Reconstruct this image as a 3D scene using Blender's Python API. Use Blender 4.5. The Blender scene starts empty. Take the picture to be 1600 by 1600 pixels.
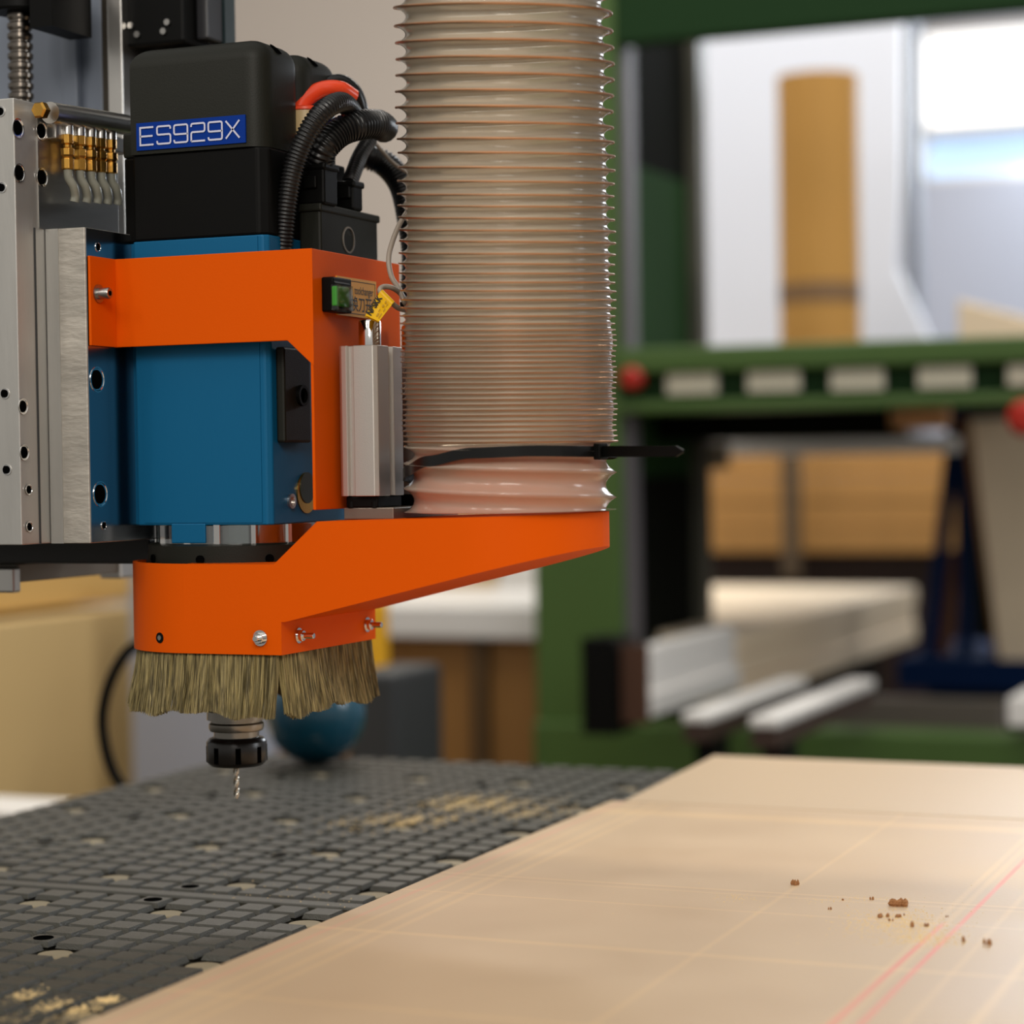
import bpy, bmesh, math, random
from mathutils import Vector, Matrix
random.seed(7)
sc = bpy.context.scene
COL = sc.collection
PI = math.pi
# ---------------------------------------------------------------- camera
FPX, YAW, PITCH, ROLL = 3500.0, math.radians(22.4), 74/3500, .0145
_F0 = Vector((-math.sin(YAW), math.cos(YAW), 0)); _R0 = Vector((math.cos(YAW), math.sin(YAW), 0)); _Z = Vector((0, 0, 1))
CF = _F0*math.cos(PITCH)-_Z*math.sin(PITCH); _U0 = _Z*math.cos(PITCH)+_F0*math.sin(PITCH)
CR = _R0*math.cos(ROLL)-_U0*math.sin(ROLL); CU = _U0*math.cos(ROLL)+_R0*math.sin(ROLL)
CC = Vector((0, 0, .34))
cam = bpy.data.cameras.new('camera'); camo = bpy.data.objects.new('camera', cam); COL.objects.link(camo)
m = Matrix((CR, CU, -CF)).transposed().to_4x4(); m.translation = CC
camo.matrix_world = m
cam.sensor_width = 36; cam.lens = 36*FPX/1600; cam.clip_end = 60; cam.clip_start = .05
cam.dof.use_dof = True; cam.dof.focus_distance = 1.76; cam.dof.aperture_fstop = 3.2
sc.camera = camo
def on(ax, v, x, y):                       # the point of plane (axis = v) seen at a place of the photograph
    d = CF*FPX+CR*(x-800)-CU*(y-800)
    return CC+d*((v-CC[ax])/d[ax])
# ---------------------------------------------------------------- world, lights, exposure
w = bpy.data.worlds.new('world'); sc.world = w; w.use_nodes = True
wn = w.node_tree.nodes; wl = w.node_tree.links
tc = wn.new('ShaderNodeTexCoord'); sx = wn.new('ShaderNodeSeparateXYZ'); cr_ = wn.new('ShaderNodeValToRGB')
wl.new(tc.outputs['Generated'], sx.inputs[0])
mr = wn.new('ShaderNodeMapRange'); mr.inputs[1].default_value = -1; mr.inputs[2].default_value = 1
wl.new(sx.outputs[2], mr.inputs[0]); wl.new(mr.outputs[0], cr_.inputs[0])
e = cr_.color_ramp.elements
e[0].position = .30; e[0].color = (.10, .085, .07, 1); e[1].position = .88; e[1].color = (.74, .72, .68, 1)
k = e.new(.5); k.color = (.315, .305, .285, 1)
wl.new(cr_.outputs[0], wn['Background'].inputs[0]); wn['Background'].inputs[1].default_value = 1.0
def area(name, loc, target, sx_, sy_, power, col=(1, 1, 1)):
    l = bpy.data.lights.new(name, 'AREA'); l.shape = 'RECTANGLE'; l.size = sx_; l.size_y = sy_; l.energy = power; l.color = col
    o = bpy.data.objects.new(name, l); COL.objects.link(o); o.location = loc
    d = Vector(target)-Vector(loc); o.rotation_euler = d.to_track_quat('-Z', 'Y').to_euler(); return o
area('lamp_row_behind_gantry', (-.6, 2.75, 3.2), (-.6, 2.2, 0), 2.6, .14, 40, (1, .95, .87))
for lx_ in (-2.3, -1.15, 0, 1.15): area('lamp_front', (lx_, -1.5, 2.5), (-.8, 1.6, .2), .32, .9, 11.5, (1, .93, .84))
area('fill_near_front', (.15, -.6, 1.5), (-.75, 1.6, .4), .7, .7, 17, (1, .93, .84))  # added fill light to brighten the bracket's side plate and the hose
area('fill_row_middle', (-1.0, 3.3, 3.2), (-1.2, 6, -.2), 2.4, .2, 24, (1, .94, .86))  # added fill light to brighten the boards and rack at the back
area('lamp_row_back', (-1.5, 5.4, 3.3), (-1.5, 5.6, 0), 3.5, .3, 88, (1, .95, .88))
area('daylight_side_window', (2.6, 2.9, 1.6), (-.7, 1.7, .4), .9, 1.3, 32, (.9, .95, 1))
area('daylight_back_window', (-.7, 7.7, 1.7), (-1.2, 5, -.3), 1.4, .9, 55, (.86, .93, 1))
sc.view_settings.view_transform = 'Standard'; sc.view_settings.look = 'None'
sc.view_settings.exposure = 0; sc.view_settings.gamma = 1; sc.view_settings.use_curve_mapping = False
sc.cycles.use_denoising = True; sc.cycles.max_bounces = 14; sc.cycles.diffuse_bounces = 10; sc.cycles.transparent_max_bounces = 24
sc.cycles.transmission_bounces = 8; sc.cycles.caustics_reflective = False; sc.cycles.caustics_refractive = False
sc.cycles.sample_clamp_indirect = 4
# ---------------------------------------------------------------- helpers
def srgb(r, g, b):
    f = lambda c: (c/255/12.92) if c/255 <= .04045 else ((c/255+.055)/1.055)**2.4
    return (f(r), f(g), f(b))
def mat(name, col, rough=.5, metal=0, bump=0, bscale=200, var=0, vscale=8, aniso=None, coat=0, spec=.5, stretch=(1, 1, 1), emit=0):
    M = bpy.data.materials.new(name); M.use_nodes = True; n = M.node_tree.nodes; l = M.node_tree.links
    p = n['Principled BSDF']; p.inputs['Base Color'].default_value = (*col, 1); p.inputs['Roughness'].default_value = rough
    p.inputs['Metallic'].default_value = metal; p.inputs['Coat Weight'].default_value = coat; p.inputs['Specular IOR Level'].default_value = spec
    p.inputs['Coat Roughness'].default_value = .15
    if emit: p.inputs['Emission Color'].default_value = (*col, 1); p.inputs['Emission Strength'].default_value = emit
    if bump or var:
        t = n.new('ShaderNodeTexCoord'); mp = n.new('ShaderNodeMapping'); mp.inputs['Scale'].default_value = stretch
        l.new(t.outputs['Object'], mp.inputs[0])
    if var:
        nz = n.new('ShaderNodeTexNoise'); nz.inputs['Scale'].default_value = vscale; nz.inputs['Detail'].default_value = 6
        l.new(mp.outputs[0], nz.inputs[0])
        mx = n.new('ShaderNodeMix'); mx.data_type = 'RGBA'
        mx.inputs[6].default_value = (*[c*(1-var) for c in col], 1); mx.inputs[7].default_value = (*[min(1, c*(1+var)) for c in col], 1)
        l.new(nz.outputs[0], mx.inputs[0]); l.new(mx.outputs[2], p.inputs['Base Color'])
    if bump:
        nz = n.new('ShaderNodeTexNoise'); nz.inputs['Scale'].default_value = bscale; nz.inputs['Detail'].default_value = 4
        l.new(mp.outputs[0], nz.inputs[0]); b = n.new('ShaderNodeBump'); b.inputs['Strength'].default_value = bump; b.inputs['Distance'].default_value = .002
        l.new(nz.outputs[0], b.inputs['Height']); l.new(b.outputs[0], p.inputs['Normal'])
    return M
class MB:
    def __init__(s): s.v = []; s.f = []
    def add(s, vs, fs):
        o = len(s.v); s.v += [tuple(v) for v in vs]; s.f += [tuple(i+o for i in f) for f in fs]; return s
    def box(s, a, b):
        x0, y0, z0 = a; x1, y1, z1 = b
        x0, x1 = min(x0, x1), max(x0, x1); y0, y1 = min(y0, y1), max(y0, y1); z0, z1 = min(z0, z1), max(z0, z1)
        return s.add([(x0, y0, z0), (x1, y0, z0), (x1, y1, z0), (x0, y1, z0), (x0, y0, z1), (x1, y0, z1), (x1, y1, z1), (x0, y1, z1)],
                     [(0, 3, 2, 1), (4, 5, 6, 7), (0, 1, 5, 4), (1, 2, 6, 5), (2, 3, 7, 6), (3, 0, 4, 7)])
    def prism(s, pts, vec, cap=True):      # polygon (3-D points) pushed along vec
        n = len(pts); vec = Vector(vec); P = [Vector(p) for p in pts]
        s_ = P+[p+vec for p in P]
        f = [(i, (i+1) % n, (i+1) % n+n, i+n) for i in range(n)]
        if cap: f += [tuple(range(n-1, -1, -1)), tuple(range(n, 2*n))]
        return s.add(s_, f)
    def lathe(s, prof, c=(0, 0, 0), seg=40, axis=(0, 0, 1), cap=True):   # profile of (r, h)
        q = Vector((0, 0, 1)).rotation_difference(Vector(axis)).to_matrix(); c = Vector(c); vs = []; fs = []
        for r, h in prof:
            for i in range(seg): vs.append(c+q@Vector((r*math.cos(2*PI*i/seg), r*math.sin(2*PI*i/seg), h)))
        for j in range(len(prof)-1):
            for i in range(seg): a = j*seg+i; b = j*seg+(i+1) % seg; fs.append((a, b, b+seg, a+seg))
        if cap: fs += [tuple(range(seg-1, -1, -1)), tuple(range((len(prof)-1)*seg, len(prof)*seg))]
        return s.add(vs, fs)
    def cyl(s, c, r, h, axis=(0, 0, 1), seg=32, ch=0):
        pr = [(r, 0), (r, h)] if not ch else [(r-ch, 0), (r, ch), (r, h-ch), (r-ch, h)]
        return s.lathe(pr, c, seg, axis)
    def tube(s, pts, r, seg=12, rf=None):
        P = [Vector(p) for p in pts]; n = len(P); vs = []; fs = []
        t = (P[1]-P[0]).normalized(); u = t.orthogonal().normalized()
        for i, p in enumerate(P):
            t2 = (P[min(i+1, n-1)]-P[max(i-1, 0)]).normalized(); u = (u-t2*u.dot(t2)).normalized(); v = t2.cross(u)
            rr = rf(i) if rf else r
            for k in range(seg): a = 2*PI*k/seg; vs.append(p+(u*math.cos(a)+v*math.sin(a))*rr)
        for i in range(n-1):
            for k in range(seg): a = i*seg+k; b = i*seg+(k+1) % seg; fs.append((a, b, b+seg, a+seg))
        fs += [tuple(range(seg-1, -1, -1)), tuple(range((n-1)*seg, n*seg))]
        return s.add(vs, fs)
    def build(s, name, m_, parent=None, bevel=0, smooth=False, seg=2, **kw):
        me = bpy.data.meshes.new(name); me.from_pydata(s.v, [], s.f); me.update()
        bm = bmesh.new(); bm.from_mesh(me); bmesh.ops.recalc_face_normals(bm, faces=bm.faces); bm.to_mesh(me); bm.free()
        o = bpy.data.objects.new(name, me); COL.objects.link(o); me.materials.append(m_)
        if parent: o.parent = parent; o.matrix_parent_inverse = Matrix.Translation(-parent.location)
        if smooth:
            for p in me.polygons: p.use_smooth = True
            try: me.set_sharp_from_angle(angle=math.radians(38))
            except Exception: pass
        if bevel:
            b = o.modifiers.new('bevel', 'BEVEL'); b.width = bevel; b.segments = seg; b.limit_method = 'ANGLE'; b.angle_limit = math.radians(40)
        for k_, v_ in kw.items(): o[k_] = v_
        return o
def thing(name, label, cat, loc=(0, 0, 0), group=None):
    o = bpy.data.objects.new(name, None); COL.objects.link(o); o.location = loc; o.empty_display_size = .02
    o['label'] = label; o['category'] = cat
    if group: o['group'] = group
    return o
def tag(o, label, cat, group=None, kind=None):
    o['label'] = label; o['category'] = cat
    if group: o['group'] = group
    if kind: o['kind'] = kind
    return o
def spline(P, n=12):
    P = [Vector(p) for p in P]; Q = [P[0]*2-P[1]]+P+[P[-1]*2-P[-2]]; out = []
    for i in range(1, len(Q)-2):
        for k_ in range(n):
            t = k_/n; a, b, c, d = Q[i-1:i+3]
            out.append(.5*((2*b)+(c-a)*t+(2*a-5*b+4*c-d)*t*t+(3*b-a-3*c+d)*t**3))
    return out+[P[-1]]
def resample(P, step):
    out = [P[0]]; acc = 0
    for a, b in zip(P, P[1:]):
        L = (b-a).length; d = step-acc
        while d <= L: out.append(a+(b-a)*(d/L)); d += step
        acc = L-(d-step)
    return out
def text_mesh(name, body, size, m_, parent, origin, xdir, ydir, sxl=1, bold=0, align='LEFT'):
    cu = bpy.data.curves.new(name, 'FONT'); cu.body = body; cu.size = size; cu.align_x = align; cu.extrude = 0; cu.offset = bold
    o = bpy.data.objects.new('tmp_text', cu); COL.objects.link(o)
    dg = bpy.context.evaluated_depsgraph_get(); dg.update()
    me = bpy.data.meshes.new_from_object(o.evaluated_get(dg)); bpy.data.objects.remove(o)
    X = Vector(xdir).normalized(); Y = Vector(ydir).normalized()
    for v in me.vertices: v.co = Vector(origin)+X*(v.co.x*sxl)+Y*v.co.y
    me.materials.clear(); me.materials.append(m_)
    ob = bpy.data.objects.new(name, me); COL.objects.link(ob)
    if parent: ob.parent = parent; ob.matrix_parent_inverse = Matrix.Translation(-parent.location)
    return ob
# ---------------------------------------------------------------- materials
ORANGE = mat('orange_paint', (.72, .094, .0009), .5, bump=.05, bscale=500, spec=.06)
BLUE = mat('blue_anodised', (.0015, .115, .26), .40, metal=.2, bump=.06, bscale=300, stretch=(6, 6, .3), spec=.3)
STEEL = mat('machined_steel', (.40, .39, .37), .32, metal=1, var=.1, vscale=30, bump=.05, bscale=120, stretch=(1, 1, 8))
ALU = mat('aluminium', (.62, .60, .57), .30, metal=1, var=.05, vscale=20)
SATIN = mat('satin_aluminium', (.66, .62, .57), .38, metal=.85, bump=.05, bscale=900)
CAST = mat('brushed_plate', (.50, .49, .465), .48, metal=.75, var=.14, vscale=14, bump=.12, bscale=60, stretch=(3, 3, .6))
MILLED = mat('milled_block', (.50, .47, .42), .55, metal=.55, var=.42, vscale=22, bump=.5, bscale=70, stretch=(.8, .8, 2.6))
CHROME = mat('chrome', (.80, .78, .76), .09, metal=1)
DARKPL = mat('dark_grey_plastic', (.0115, .012, .0085), .5, bump=.08, bscale=900, spec=.22)
BLACKPL = mat('black_plastic', (.0022, .0022, .0020), .5, spec=.12)
BLACKGL = mat('black_gloss', (.004, .004, .004), .25, spec=.4)
NUTM = mat('black_oxide_steel', (.010, .0075, .006), .3, spec=.5)
VBLACK = mat('matte_black', (.004, .0045, .003), .9, spec=.05)
VGREEN = mat('matte_dark_green', srgb(30, 58, 26), .85, spec=.1)
BLACK = mat('black_hole', (.002, .002, .002), .9, spec=0)
BRASS = mat('brass', (.62, .34, .07), .26, metal=1)
BLUELAB = mat('blue_label', srgb(6, 50, 138), .5, spec=.1)
WHITEINK = mat('white_ink', srgb(205, 205, 225), .5)
INK = mat('black_ink', (.012, .012, .010), .5)
GOLDLAB = mat('gold_label', srgb(232, 165, 55), .4)
YELTAG = mat('yellow_label', srgb(240, 188, 10), .42)
GREENB = mat('green_button', srgb(50, 150, 25), .4)
GREYCABLE = mat('grey_cable', srgb(160, 148, 135), .45)
ORANGETUBE = mat('red_orange_tube', (.85, .07, .02), .25)
DRILL = mat('drill_steel', (.5, .46, .4), .25, metal=1)
GREYCOL = mat('blue_grey_paint', srgb(120, 128, 142), .45, var=.06, vscale=3)
GREEN = mat('green_machine_paint', srgb(64, 92, 36), .5, var=.08, vscale=3)
DGREEN = mat('dark_green_paint', srgb(30, 54, 30), .8, spec=.1)
PLY = mat('plywood_edge', srgb(184, 136, 74), .6, var=.16, vscale=3, stretch=(6, 6, 1))
BEIGE = mat('pale_board', srgb(202, 172, 118), .6, var=.05, vscale=4)
LBOARD = mat('light_board', srgb(235, 214, 184), .6, var=.06, vscale=4)
BROWN = mat('brown_board', srgb(140, 98, 45), .6, var=.12, vscale=3)
WHITEM = mat('white_laminate', srgb(225, 222, 218), .4)
NAVY = mat('navy_paint', srgb(10, 34, 72), .85, spec=.1)
DGREY = mat('charcoal_plastic', srgb(48, 50, 52), .55)
YEL = mat('yellow_paint', srgb(225, 165, 10), .5)
RED = mat('red_plastic', srgb(170, 30, 12), .4)
CARD = mat('cardboard', srgb(190, 142, 70), .7, var=.06, vscale=5, stretch=(9, 9, .3))
GREYMET = mat('grey_metal', srgb(120, 112, 102), .45, metal=.4)
CHIP = mat('wood_chip', srgb(158, 110, 68), .9, var=.4, vscale=400)
CRUMB = mat('sawdust', srgb(226, 196, 140), .9, var=.2, vscale=300)
def clear_mat(name, col, alpha, rough=.05, blend=.35):
    M = bpy.data.materials.new(name); M.use_nodes = True; n = M.node_tree.nodes; l = M.node_tree.links
    n.remove(n['Principled BSDF']); out = n['Material Output']
    tr = n.new('ShaderNodeBsdfTransparent'); tr.inputs[0].default_value = (*col, 1)
    gl = n.new('ShaderNodeBsdfGlossy'); gl.inputs['Roughness'].default_value = rough
    fr = n.new('ShaderNodeLayerWeight'); fr.inputs[0].default_value = blend
    mx = n.new('ShaderNodeMixShader'); ad = n.new('ShaderNodeMath'); ad.operation = 'ADD'; ad.inputs[1].default_value = alpha
    l.new(fr.outputs['Fresnel'], ad.inputs[0]); l.new(ad.outputs[0], mx.inputs[0]); l.new(tr.outputs[0], mx.inputs[1]); l.new(gl.outputs[0], mx.inputs[2])
    l.new(mx.outputs[0], out.inputs[0]); return M
CLEAR = clear_mat('clear_acrylic', (.95, .96, .93), .04, blend=.1)
GLASSR = clear_mat('clear_ring', (.75, .8, .8), .25)
def hose_mat():
    M = bpy.data.materials.new('translucent_hose_film'); M.use_nodes = True; n = M.node_tree.nodes; l = M.node_tree.links
    n.remove(n['Principled BSDF']); out = n['Material Output']
    c = (1.0, .88, .70, 1)
    tp = n.new('ShaderNodeBsdfTransparent'); tp.inputs[0].default_value = (1.0, .93, .82, 1)
    tl = n.new('ShaderNodeBsdfTranslucent'); tl.inputs[0].default_value = c
    df = n.new('ShaderNodeBsdfDiffuse'); df.inputs[0].default_value = c
    gl = n.new('ShaderNodeBsdfGlossy'); gl.inputs['Roughness'].default_value = .16
    m1 = n.new('ShaderNodeMixShader'); m1.inputs[0].default_value = .48; l.new(tl.outputs[0], m1.inputs[1]); l.new(df.outputs[0], m1.inputs[2])
    m2 = n.new('ShaderNodeMixShader'); m2.inputs[0].default_value = .60; l.new(tp.outputs[0], m2.inputs[1]); l.new(m1.outputs[0], m2.inputs[2])
    fr = n.new('ShaderNodeFresnel'); fr.inputs[0].default_value = 1.5
    m3 = n.new('ShaderNodeMixShader'); l.new(fr.outputs[0], m3.inputs[0]); l.new(m2.outputs[0], m3.inputs[1]); l.new(gl.outputs[0], m3.inputs[2])
    l.new(m3.outputs[0], out.inputs[0]); return M
HOSE = hose_mat()
COPPER = mat('copper_wire', (.52, .26, .13), .3, metal=.9)
# ================================================================= STRUCTURE
FZ = -.92
def struct(name, mb, m_, **k_):
    o = mb.build(name, m_, **k_); o['kind'] = 'structure'; return o
FLOORM = mat('concrete_floor', srgb(88, 80, 70), .7, var=.15, vscale=2)
struct('floor', MB().box((-7, -3, FZ-.1), (3.5, 8.2, FZ)), FLOORM)
WALLM = mat('warm_grey_wall', srgb(203, 192, 182), .8, var=.03, vscale=.8)
WALLB = mat('backlit_grey_wall', srgb(178, 182, 196), .8, var=.03, vscale=.8)  # darker bluish look of the backlit wall by the window, put into the colour
YW = 8.0
xs = on(1, YW, 1090, 300).x
win0 = on(1, YW, 1434, 284); win1 = on(1, YW, 1434, 42); wx1 = win0.x+1.5; wmid = on(1, YW, 1434, 205).z
struct('wall_back', MB().box((-7, YW, FZ), (xs, YW+.15, 3.6)), WALLM)
struct('wall_right', MB().box((xs, YW, FZ), (win0.x, YW+.15, 3.6)).box((wx1, YW, FZ), (3.5, YW+.15, 3.6))
       .box((win0.x, YW, FZ), (wx1, YW+.15, win0.z)).box((win0.x, YW, win1.z), (wx1, YW+.15, 3.6)), WALLB)
wf = struct('window_1', MB().box((win0.x, YW+.02, wmid-.02), (wx1, YW+.09, wmid+.02)).box((win0.x, YW+.02, win0.z), (win0.x+.03, YW+.09, win1.z))
            .box((win0.x, YW+.02, win0.z), (wx1, YW+.09, win0.z+.02)).box((win0.x, YW+.02, win1.z-.03), (wx1, YW+.09, win1.z)), WHITEM)
SKYP = mat('bright_daylight_pane', (1, 1, 1), .5, emit=1.25)
SKYB = mat('blue_daylight_pane', srgb(175, 205, 240), .5, emit=.62)
MB().box((win0.x+.02, YW+.05, wmid), (wx1, YW+.055, win1.z)).build('window_pane', SKYP, wf)
MB().box((win0.x+.02, YW+.05, win0.z), (wx1, YW+.055, wmid)).build('window_pane', SKYB, wf)
# ================================================================= VACUUM TABLE
TT = -.018; PX = .0318
XL, YB = -1.415, 2.49
vt = thing('vacuum_table', 'black grid vacuum table with raised rubber squares running under the wood sheets', 'machine table', (XL, .6, FZ))
TRUB = mat('dusty_rubber_grid', srgb(54, 52, 42), .40, var=.22, vscale=30, bump=.3, bscale=700, spec=.65)
TBASE = mat('table_channel', srgb(14, 12, 11), .8, spec=.1)
MB().box((XL, .6, -.10), (1.3, YB, -.0450)).build('table_body', TBASE, vt)
for lx_ in (XL+.1, 1.1): MB().box((lx_, .7, FZ), (lx_+.1, YB-.1, -.10)).build('table_leg', GREYMET, vt)
g = MB(); plugs = []; holes = []
rows = [1.4446+PX*j for j in range(-26, 6)]+[1.664+PX*j for j in range(0, 26)]
x0 = -.9896
for r_i, y in enumerate(rows):
    if y > YB-.014: continue
    for i in range(-13, 9):
        x = x0+PX*i
        if x < XL+.013: continue
        low = r_i < 32; jj = (r_i-31) if low else (r_i-32)     # lower: hole rows jj = 0, -5 ; upper: hole rows 0, 5
        pl = False; ho = False
        if low: pl = (jj % 5 == 4) and (i % 4 == 1); ho = (jj % 5 == 0) and (i % 8 == 0)
        else: pl = (jj in (1, 6, 11, 16, 21)) and (i % 4 == 1); ho = (jj % 5 == 0) and (i % 8 == 0)
        if pl: plugs.append((x, y)); continue
        if ho: holes.append((x, y))
        a, b, u_ = .0128, .0113, .0096
        g.add([(x-u_, y-u_, -.045), (x+u_, y-u_, -.045), (x+u_, y+u_, -.045), (x-u_, y+u_, -.045), (x-u_, y-u_, -.0232), (x+u_, y-u_, -.0232), (x+u_, y+u_, -.0232), (x-u_, y+u_, -.0232),
               (x-a, y-a, -.0222), (x+a, y-a, -.0222), (x+a, y+a, -.0225), (x-a, y+a, -.0225),
               (x-b, y-b, TT), (x+b, y-b, TT), (x+b, y+b, TT), (x-b, y+b, TT)],
              [(0, 1, 5, 4), (1, 2, 6, 5), (2, 3, 7, 6), (3, 0, 4, 7), (4, 5, 9, 8), (5, 6, 10, 9), (6, 7, 11, 10), (7, 4, 8, 11), (8, 9, 13, 12), (9, 10, 14, 13), (10, 11, 15, 14), (11, 8, 12, 15), (12, 13, 14, 15)])
g.build('rubber_grid', TRUB, vt)
MB().box((XL, 1.624, -.045), (-.70, 1.6425, TT)).build('dividing_bar', TRUB, vt, bevel=.002)
PLUG = mat('dusty_plug', srgb(140, 128, 102), .7, var=.15, vscale=60)
pm = None
for x, y in plugs[:100]:
    if y < 1.0: continue
    if pm is None: pm = MB().cyl((0, 0, 0), .0138, .0235, seg=24, ch=.0008).build('plug', PLUG, vt); o = pm
    else: o = pm.copy(); COL.objects.link(o)
    o.location = (x, y, -.045)
pm = None
for x, y in holes:
    if y < 1.0: continue
    if pm is None: pm = MB().cyl((0, 0, 0), .0078, .0004, seg=24).build('screw_hole', BLACK, vt); o = pm
    else: o = pm.copy(); COL.objects.link(o)
    o.location = (x, y, TT)
# ---------------------------------------------------------------- wood sheets
def mdf_mat():
    M = mat('coated_board', srgb(205, 170, 138), .38, spec=.35); n = M.node_tree.nodes; l = M.node_tree.links; p = n['Principled BSDF']
    t = n.new('ShaderNodeTexCoord'); s = n.new('ShaderNodeSeparateXYZ'); l.new(t.outputs['Object'], s.inputs[0])
    def math_(op, a, b=None, clamp=False):
        q = n.new('ShaderNodeMath'); q.operation = op; q.use_clamp = clamp
        for i, v in enumerate((a, b)):
            if v is None: continue
            if isinstance(v, (int, float)): q.inputs[i].default_value = v
            else: l.new(v, q.inputs[i])
        return q.outputs[0]
    nz = n.new('ShaderNodeTexNoise'); nz.inputs['Scale'].default_value = 9; nz.inputs['Detail'].default_value = 8; l.new(t.outputs['Object'], nz.inputs[0])
    nf = n.new('ShaderNodeTexNoise'); nf.inputs['Scale'].default_value = 260; nf.inputs['Detail'].default_value = 3; l.new(t.outputs['Object'], nf.inputs[0])
    base = n.new('ShaderNodeMix'); base.data_type = 'RGBA'; base.inputs[6].default_value = (*srgb(184, 156, 124), 1); base.inputs[7].default_value = (*srgb(200, 174, 141), 1)
    l.new(nz.outputs[0], base.inputs[0]); cur = base.outputs[2]
    def line(ax, c, wd, col, amt, lo=None, hi=None, slope=0.0):
        nonlocal cur
        a = s.outputs[ax]; oth = s.outputs[1-ax]
        if slope: a = math_('ADD', a, math_('MULTIPLY', oth, -slope))
        d = math_('ABSOLUTE', math_('SUBTRACT', a, c))
        mk = math_('SUBTRACT', 1.3, math_('DIVIDE', d, wd), True)
        mk = math_('MULTIPLY', mk, math_('ADD', math_('MULTIPLY', nz.outputs[0], .7), .45), True)
        mk = math_('MULTIPLY', mk, amt, True)
        if lo is not None: mk = math_('MULTIPLY', mk, math_('MULTIPLY', math_('SUBTRACT', oth, lo), 60, True))
        if hi is not None: mk = math_('MULTIPLY', mk, math_('MULTIPLY', math_('SUBTRACT', hi, oth), 60, True))
        mx = n.new('ShaderNodeMix'); mx.data_type = 'RGBA'; l.new(mk, mx.inputs[0]); l.new(cur, mx.inputs[6]); mx.inputs[7].default_value = (*col, 1)
        cur = mx.outputs[2]
    L = srgb(222, 188, 140); Rd = srgb(226, 120, 106); R2 = srgb(214, 150, 128); D = srgb(178, 142, 112)
    for x_, w_ in LINES_X: line(0, x_, w_, L, .36)
    for y_, w_ in LINES_Y: line(1, y_, w_, L, .48)
    for x_, w_, a_ in DARK_Y: line(1, x_, w_, D, a_)
    for x_, w_, c_, sl, hi_ in REDS: line(0, x_, w_, Rd if c_ else R2, .85 if c_ else .5, slope=sl, hi=hi_)
    l.new(cur, p.inputs['Base Color'])
    b = n.new('ShaderNodeBump'); b.inputs['Strength'].default_value = .12; b.inputs['Distance'].default_value = .001; l.new(nf.outputs[0], b.inputs['Height']); l.new(b.outputs[0], p.inputs['Normal'])
    rr = n.new('ShaderNodeMapRange'); rr.inputs[3].default_value = .34; rr.inputs[4].default_value = .55; l.new(nz.outputs[0], rr.inputs[0]); l.new(rr.outputs[0], p.inputs['Roughness'])
    return M
def ox(x, y): return on(2, 0, x, y).x
def oy(x, y): return on(2, 0, x, y).y
rA, rB = on(2, 0, 1345, 1600), on(2, 0, 1600, 1345); s1 = (rB.x-rA.x)/(rB.y-rA.y)
rC, rD = on(2, 0, 1300, 1600), on(2, 0, 1425, 1487); s2 = (rD.x-rC.x)/(rD.y-rC.y)
LINES_X = [(ox(560, 1445), .003), (ox(590, 1450), .004), (ox(760, 1375)+.012, .0035), (ox(1215, 1405), .0028), (ox(1500, 1405), .003), (ox(1518, 1405), .003), (ox(1470, 1540), .003), (ox(1530, 1590), .003), (ox(1555, 1560), .005)]
LINES_Y = [(oy(1000, 1382), .0022), (oy(1000, 1388), .0014), (oy(900, 1407), .002), (oy(700, 1462), .002), (oy(420, 1560), .0035), (oy(1100, 1274), .018), (oy(1300, 1508), .003)]
DARK_Y = [(oy(1000, 1384.5), .0008, .8), (oy(1300, 1276), .002, .5)]
REDS = [(rA.x-s1*rA.y, .0026, 1, s1, None), (rC.x-s2*rC.y, .0026, 1, s2, oy(1480, 1440)), (ox(540, 1440), .0028, 0, 0, None)]
MDF = mdf_mat()
o = MB().prism([(-.7742, .75, 0), (1.25, .75, 0), (1.25, 2.118, 0), (-.770, 2.118, 0)], (0, 0, TT)).build('wood_sheet', MDF, bevel=.0008)
tag(o, 'large tan fibreboard sheet in front with red and yellow ruled lines and wood crumbs', 'board')
o = MB().prism([(-.757, 2.122, 0), (1.25, 2.122, 0), (1.25, 2.476, 0), (-.7745, 2.4813, 0)], (0, 0, TT)).build('wood_sheet', mat('plain_board', srgb(190, 164, 131), .45, var=.03, vscale=6), bevel=.0008)
tag(o, 'plain tan fibreboard strip along the far edge of the table, behind the ruled sheet', 'board')
# ---------------------------------------------------------------- crumbs and dust
def chip(name, x, y, wpx, hpx, label, m_=CHIP):
    c = on(2, 0, x, y); s = wpx/1950/2; h = max(hpx/1950, .0015); mb = MB()
    rnd = random.Random(int(x*7+y)); L = 5
    for q in range(max(3, int(wpx/4))):
        cx = c.x+rnd.uniform(-s*.75, s*.75); cy = c.y+rnd.uniform(-s*.5, s*.5); rr = s*rnd.uniform(.25, .5)
        pr = []
        vs = [];
        for j in range(4):
            for k_ in range(6):
                a = k_*PI/3+j*.4; q_ = [.8, 1, .75, .2][j]*rr*rnd.uniform(.75, 1.2)
                vs.append((cx+q_*math.cos(a), cy+q_*math.sin(a), [0, .35, .75, 1][j]*h*rnd.uniform(.85, 1)))
        for k_ in range(6): vs[k_] = (vs[k_][0], vs[k_][1], 0)
        fs = [(j*6+k_, j*6+(k_+1) % 6, (j+1)*6+(k_+1) % 6, (j+1)*6+k_) for j in range(3) for k_ in range(6)]+[tuple(range(18, 24)), tuple(range(5, -1, -1))]
        mb.add(vs, fs)
    o = mb.build(name, m_)
    return tag(o, label, 'wood chip', 'wood chips on the fibreboard sheet')
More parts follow.
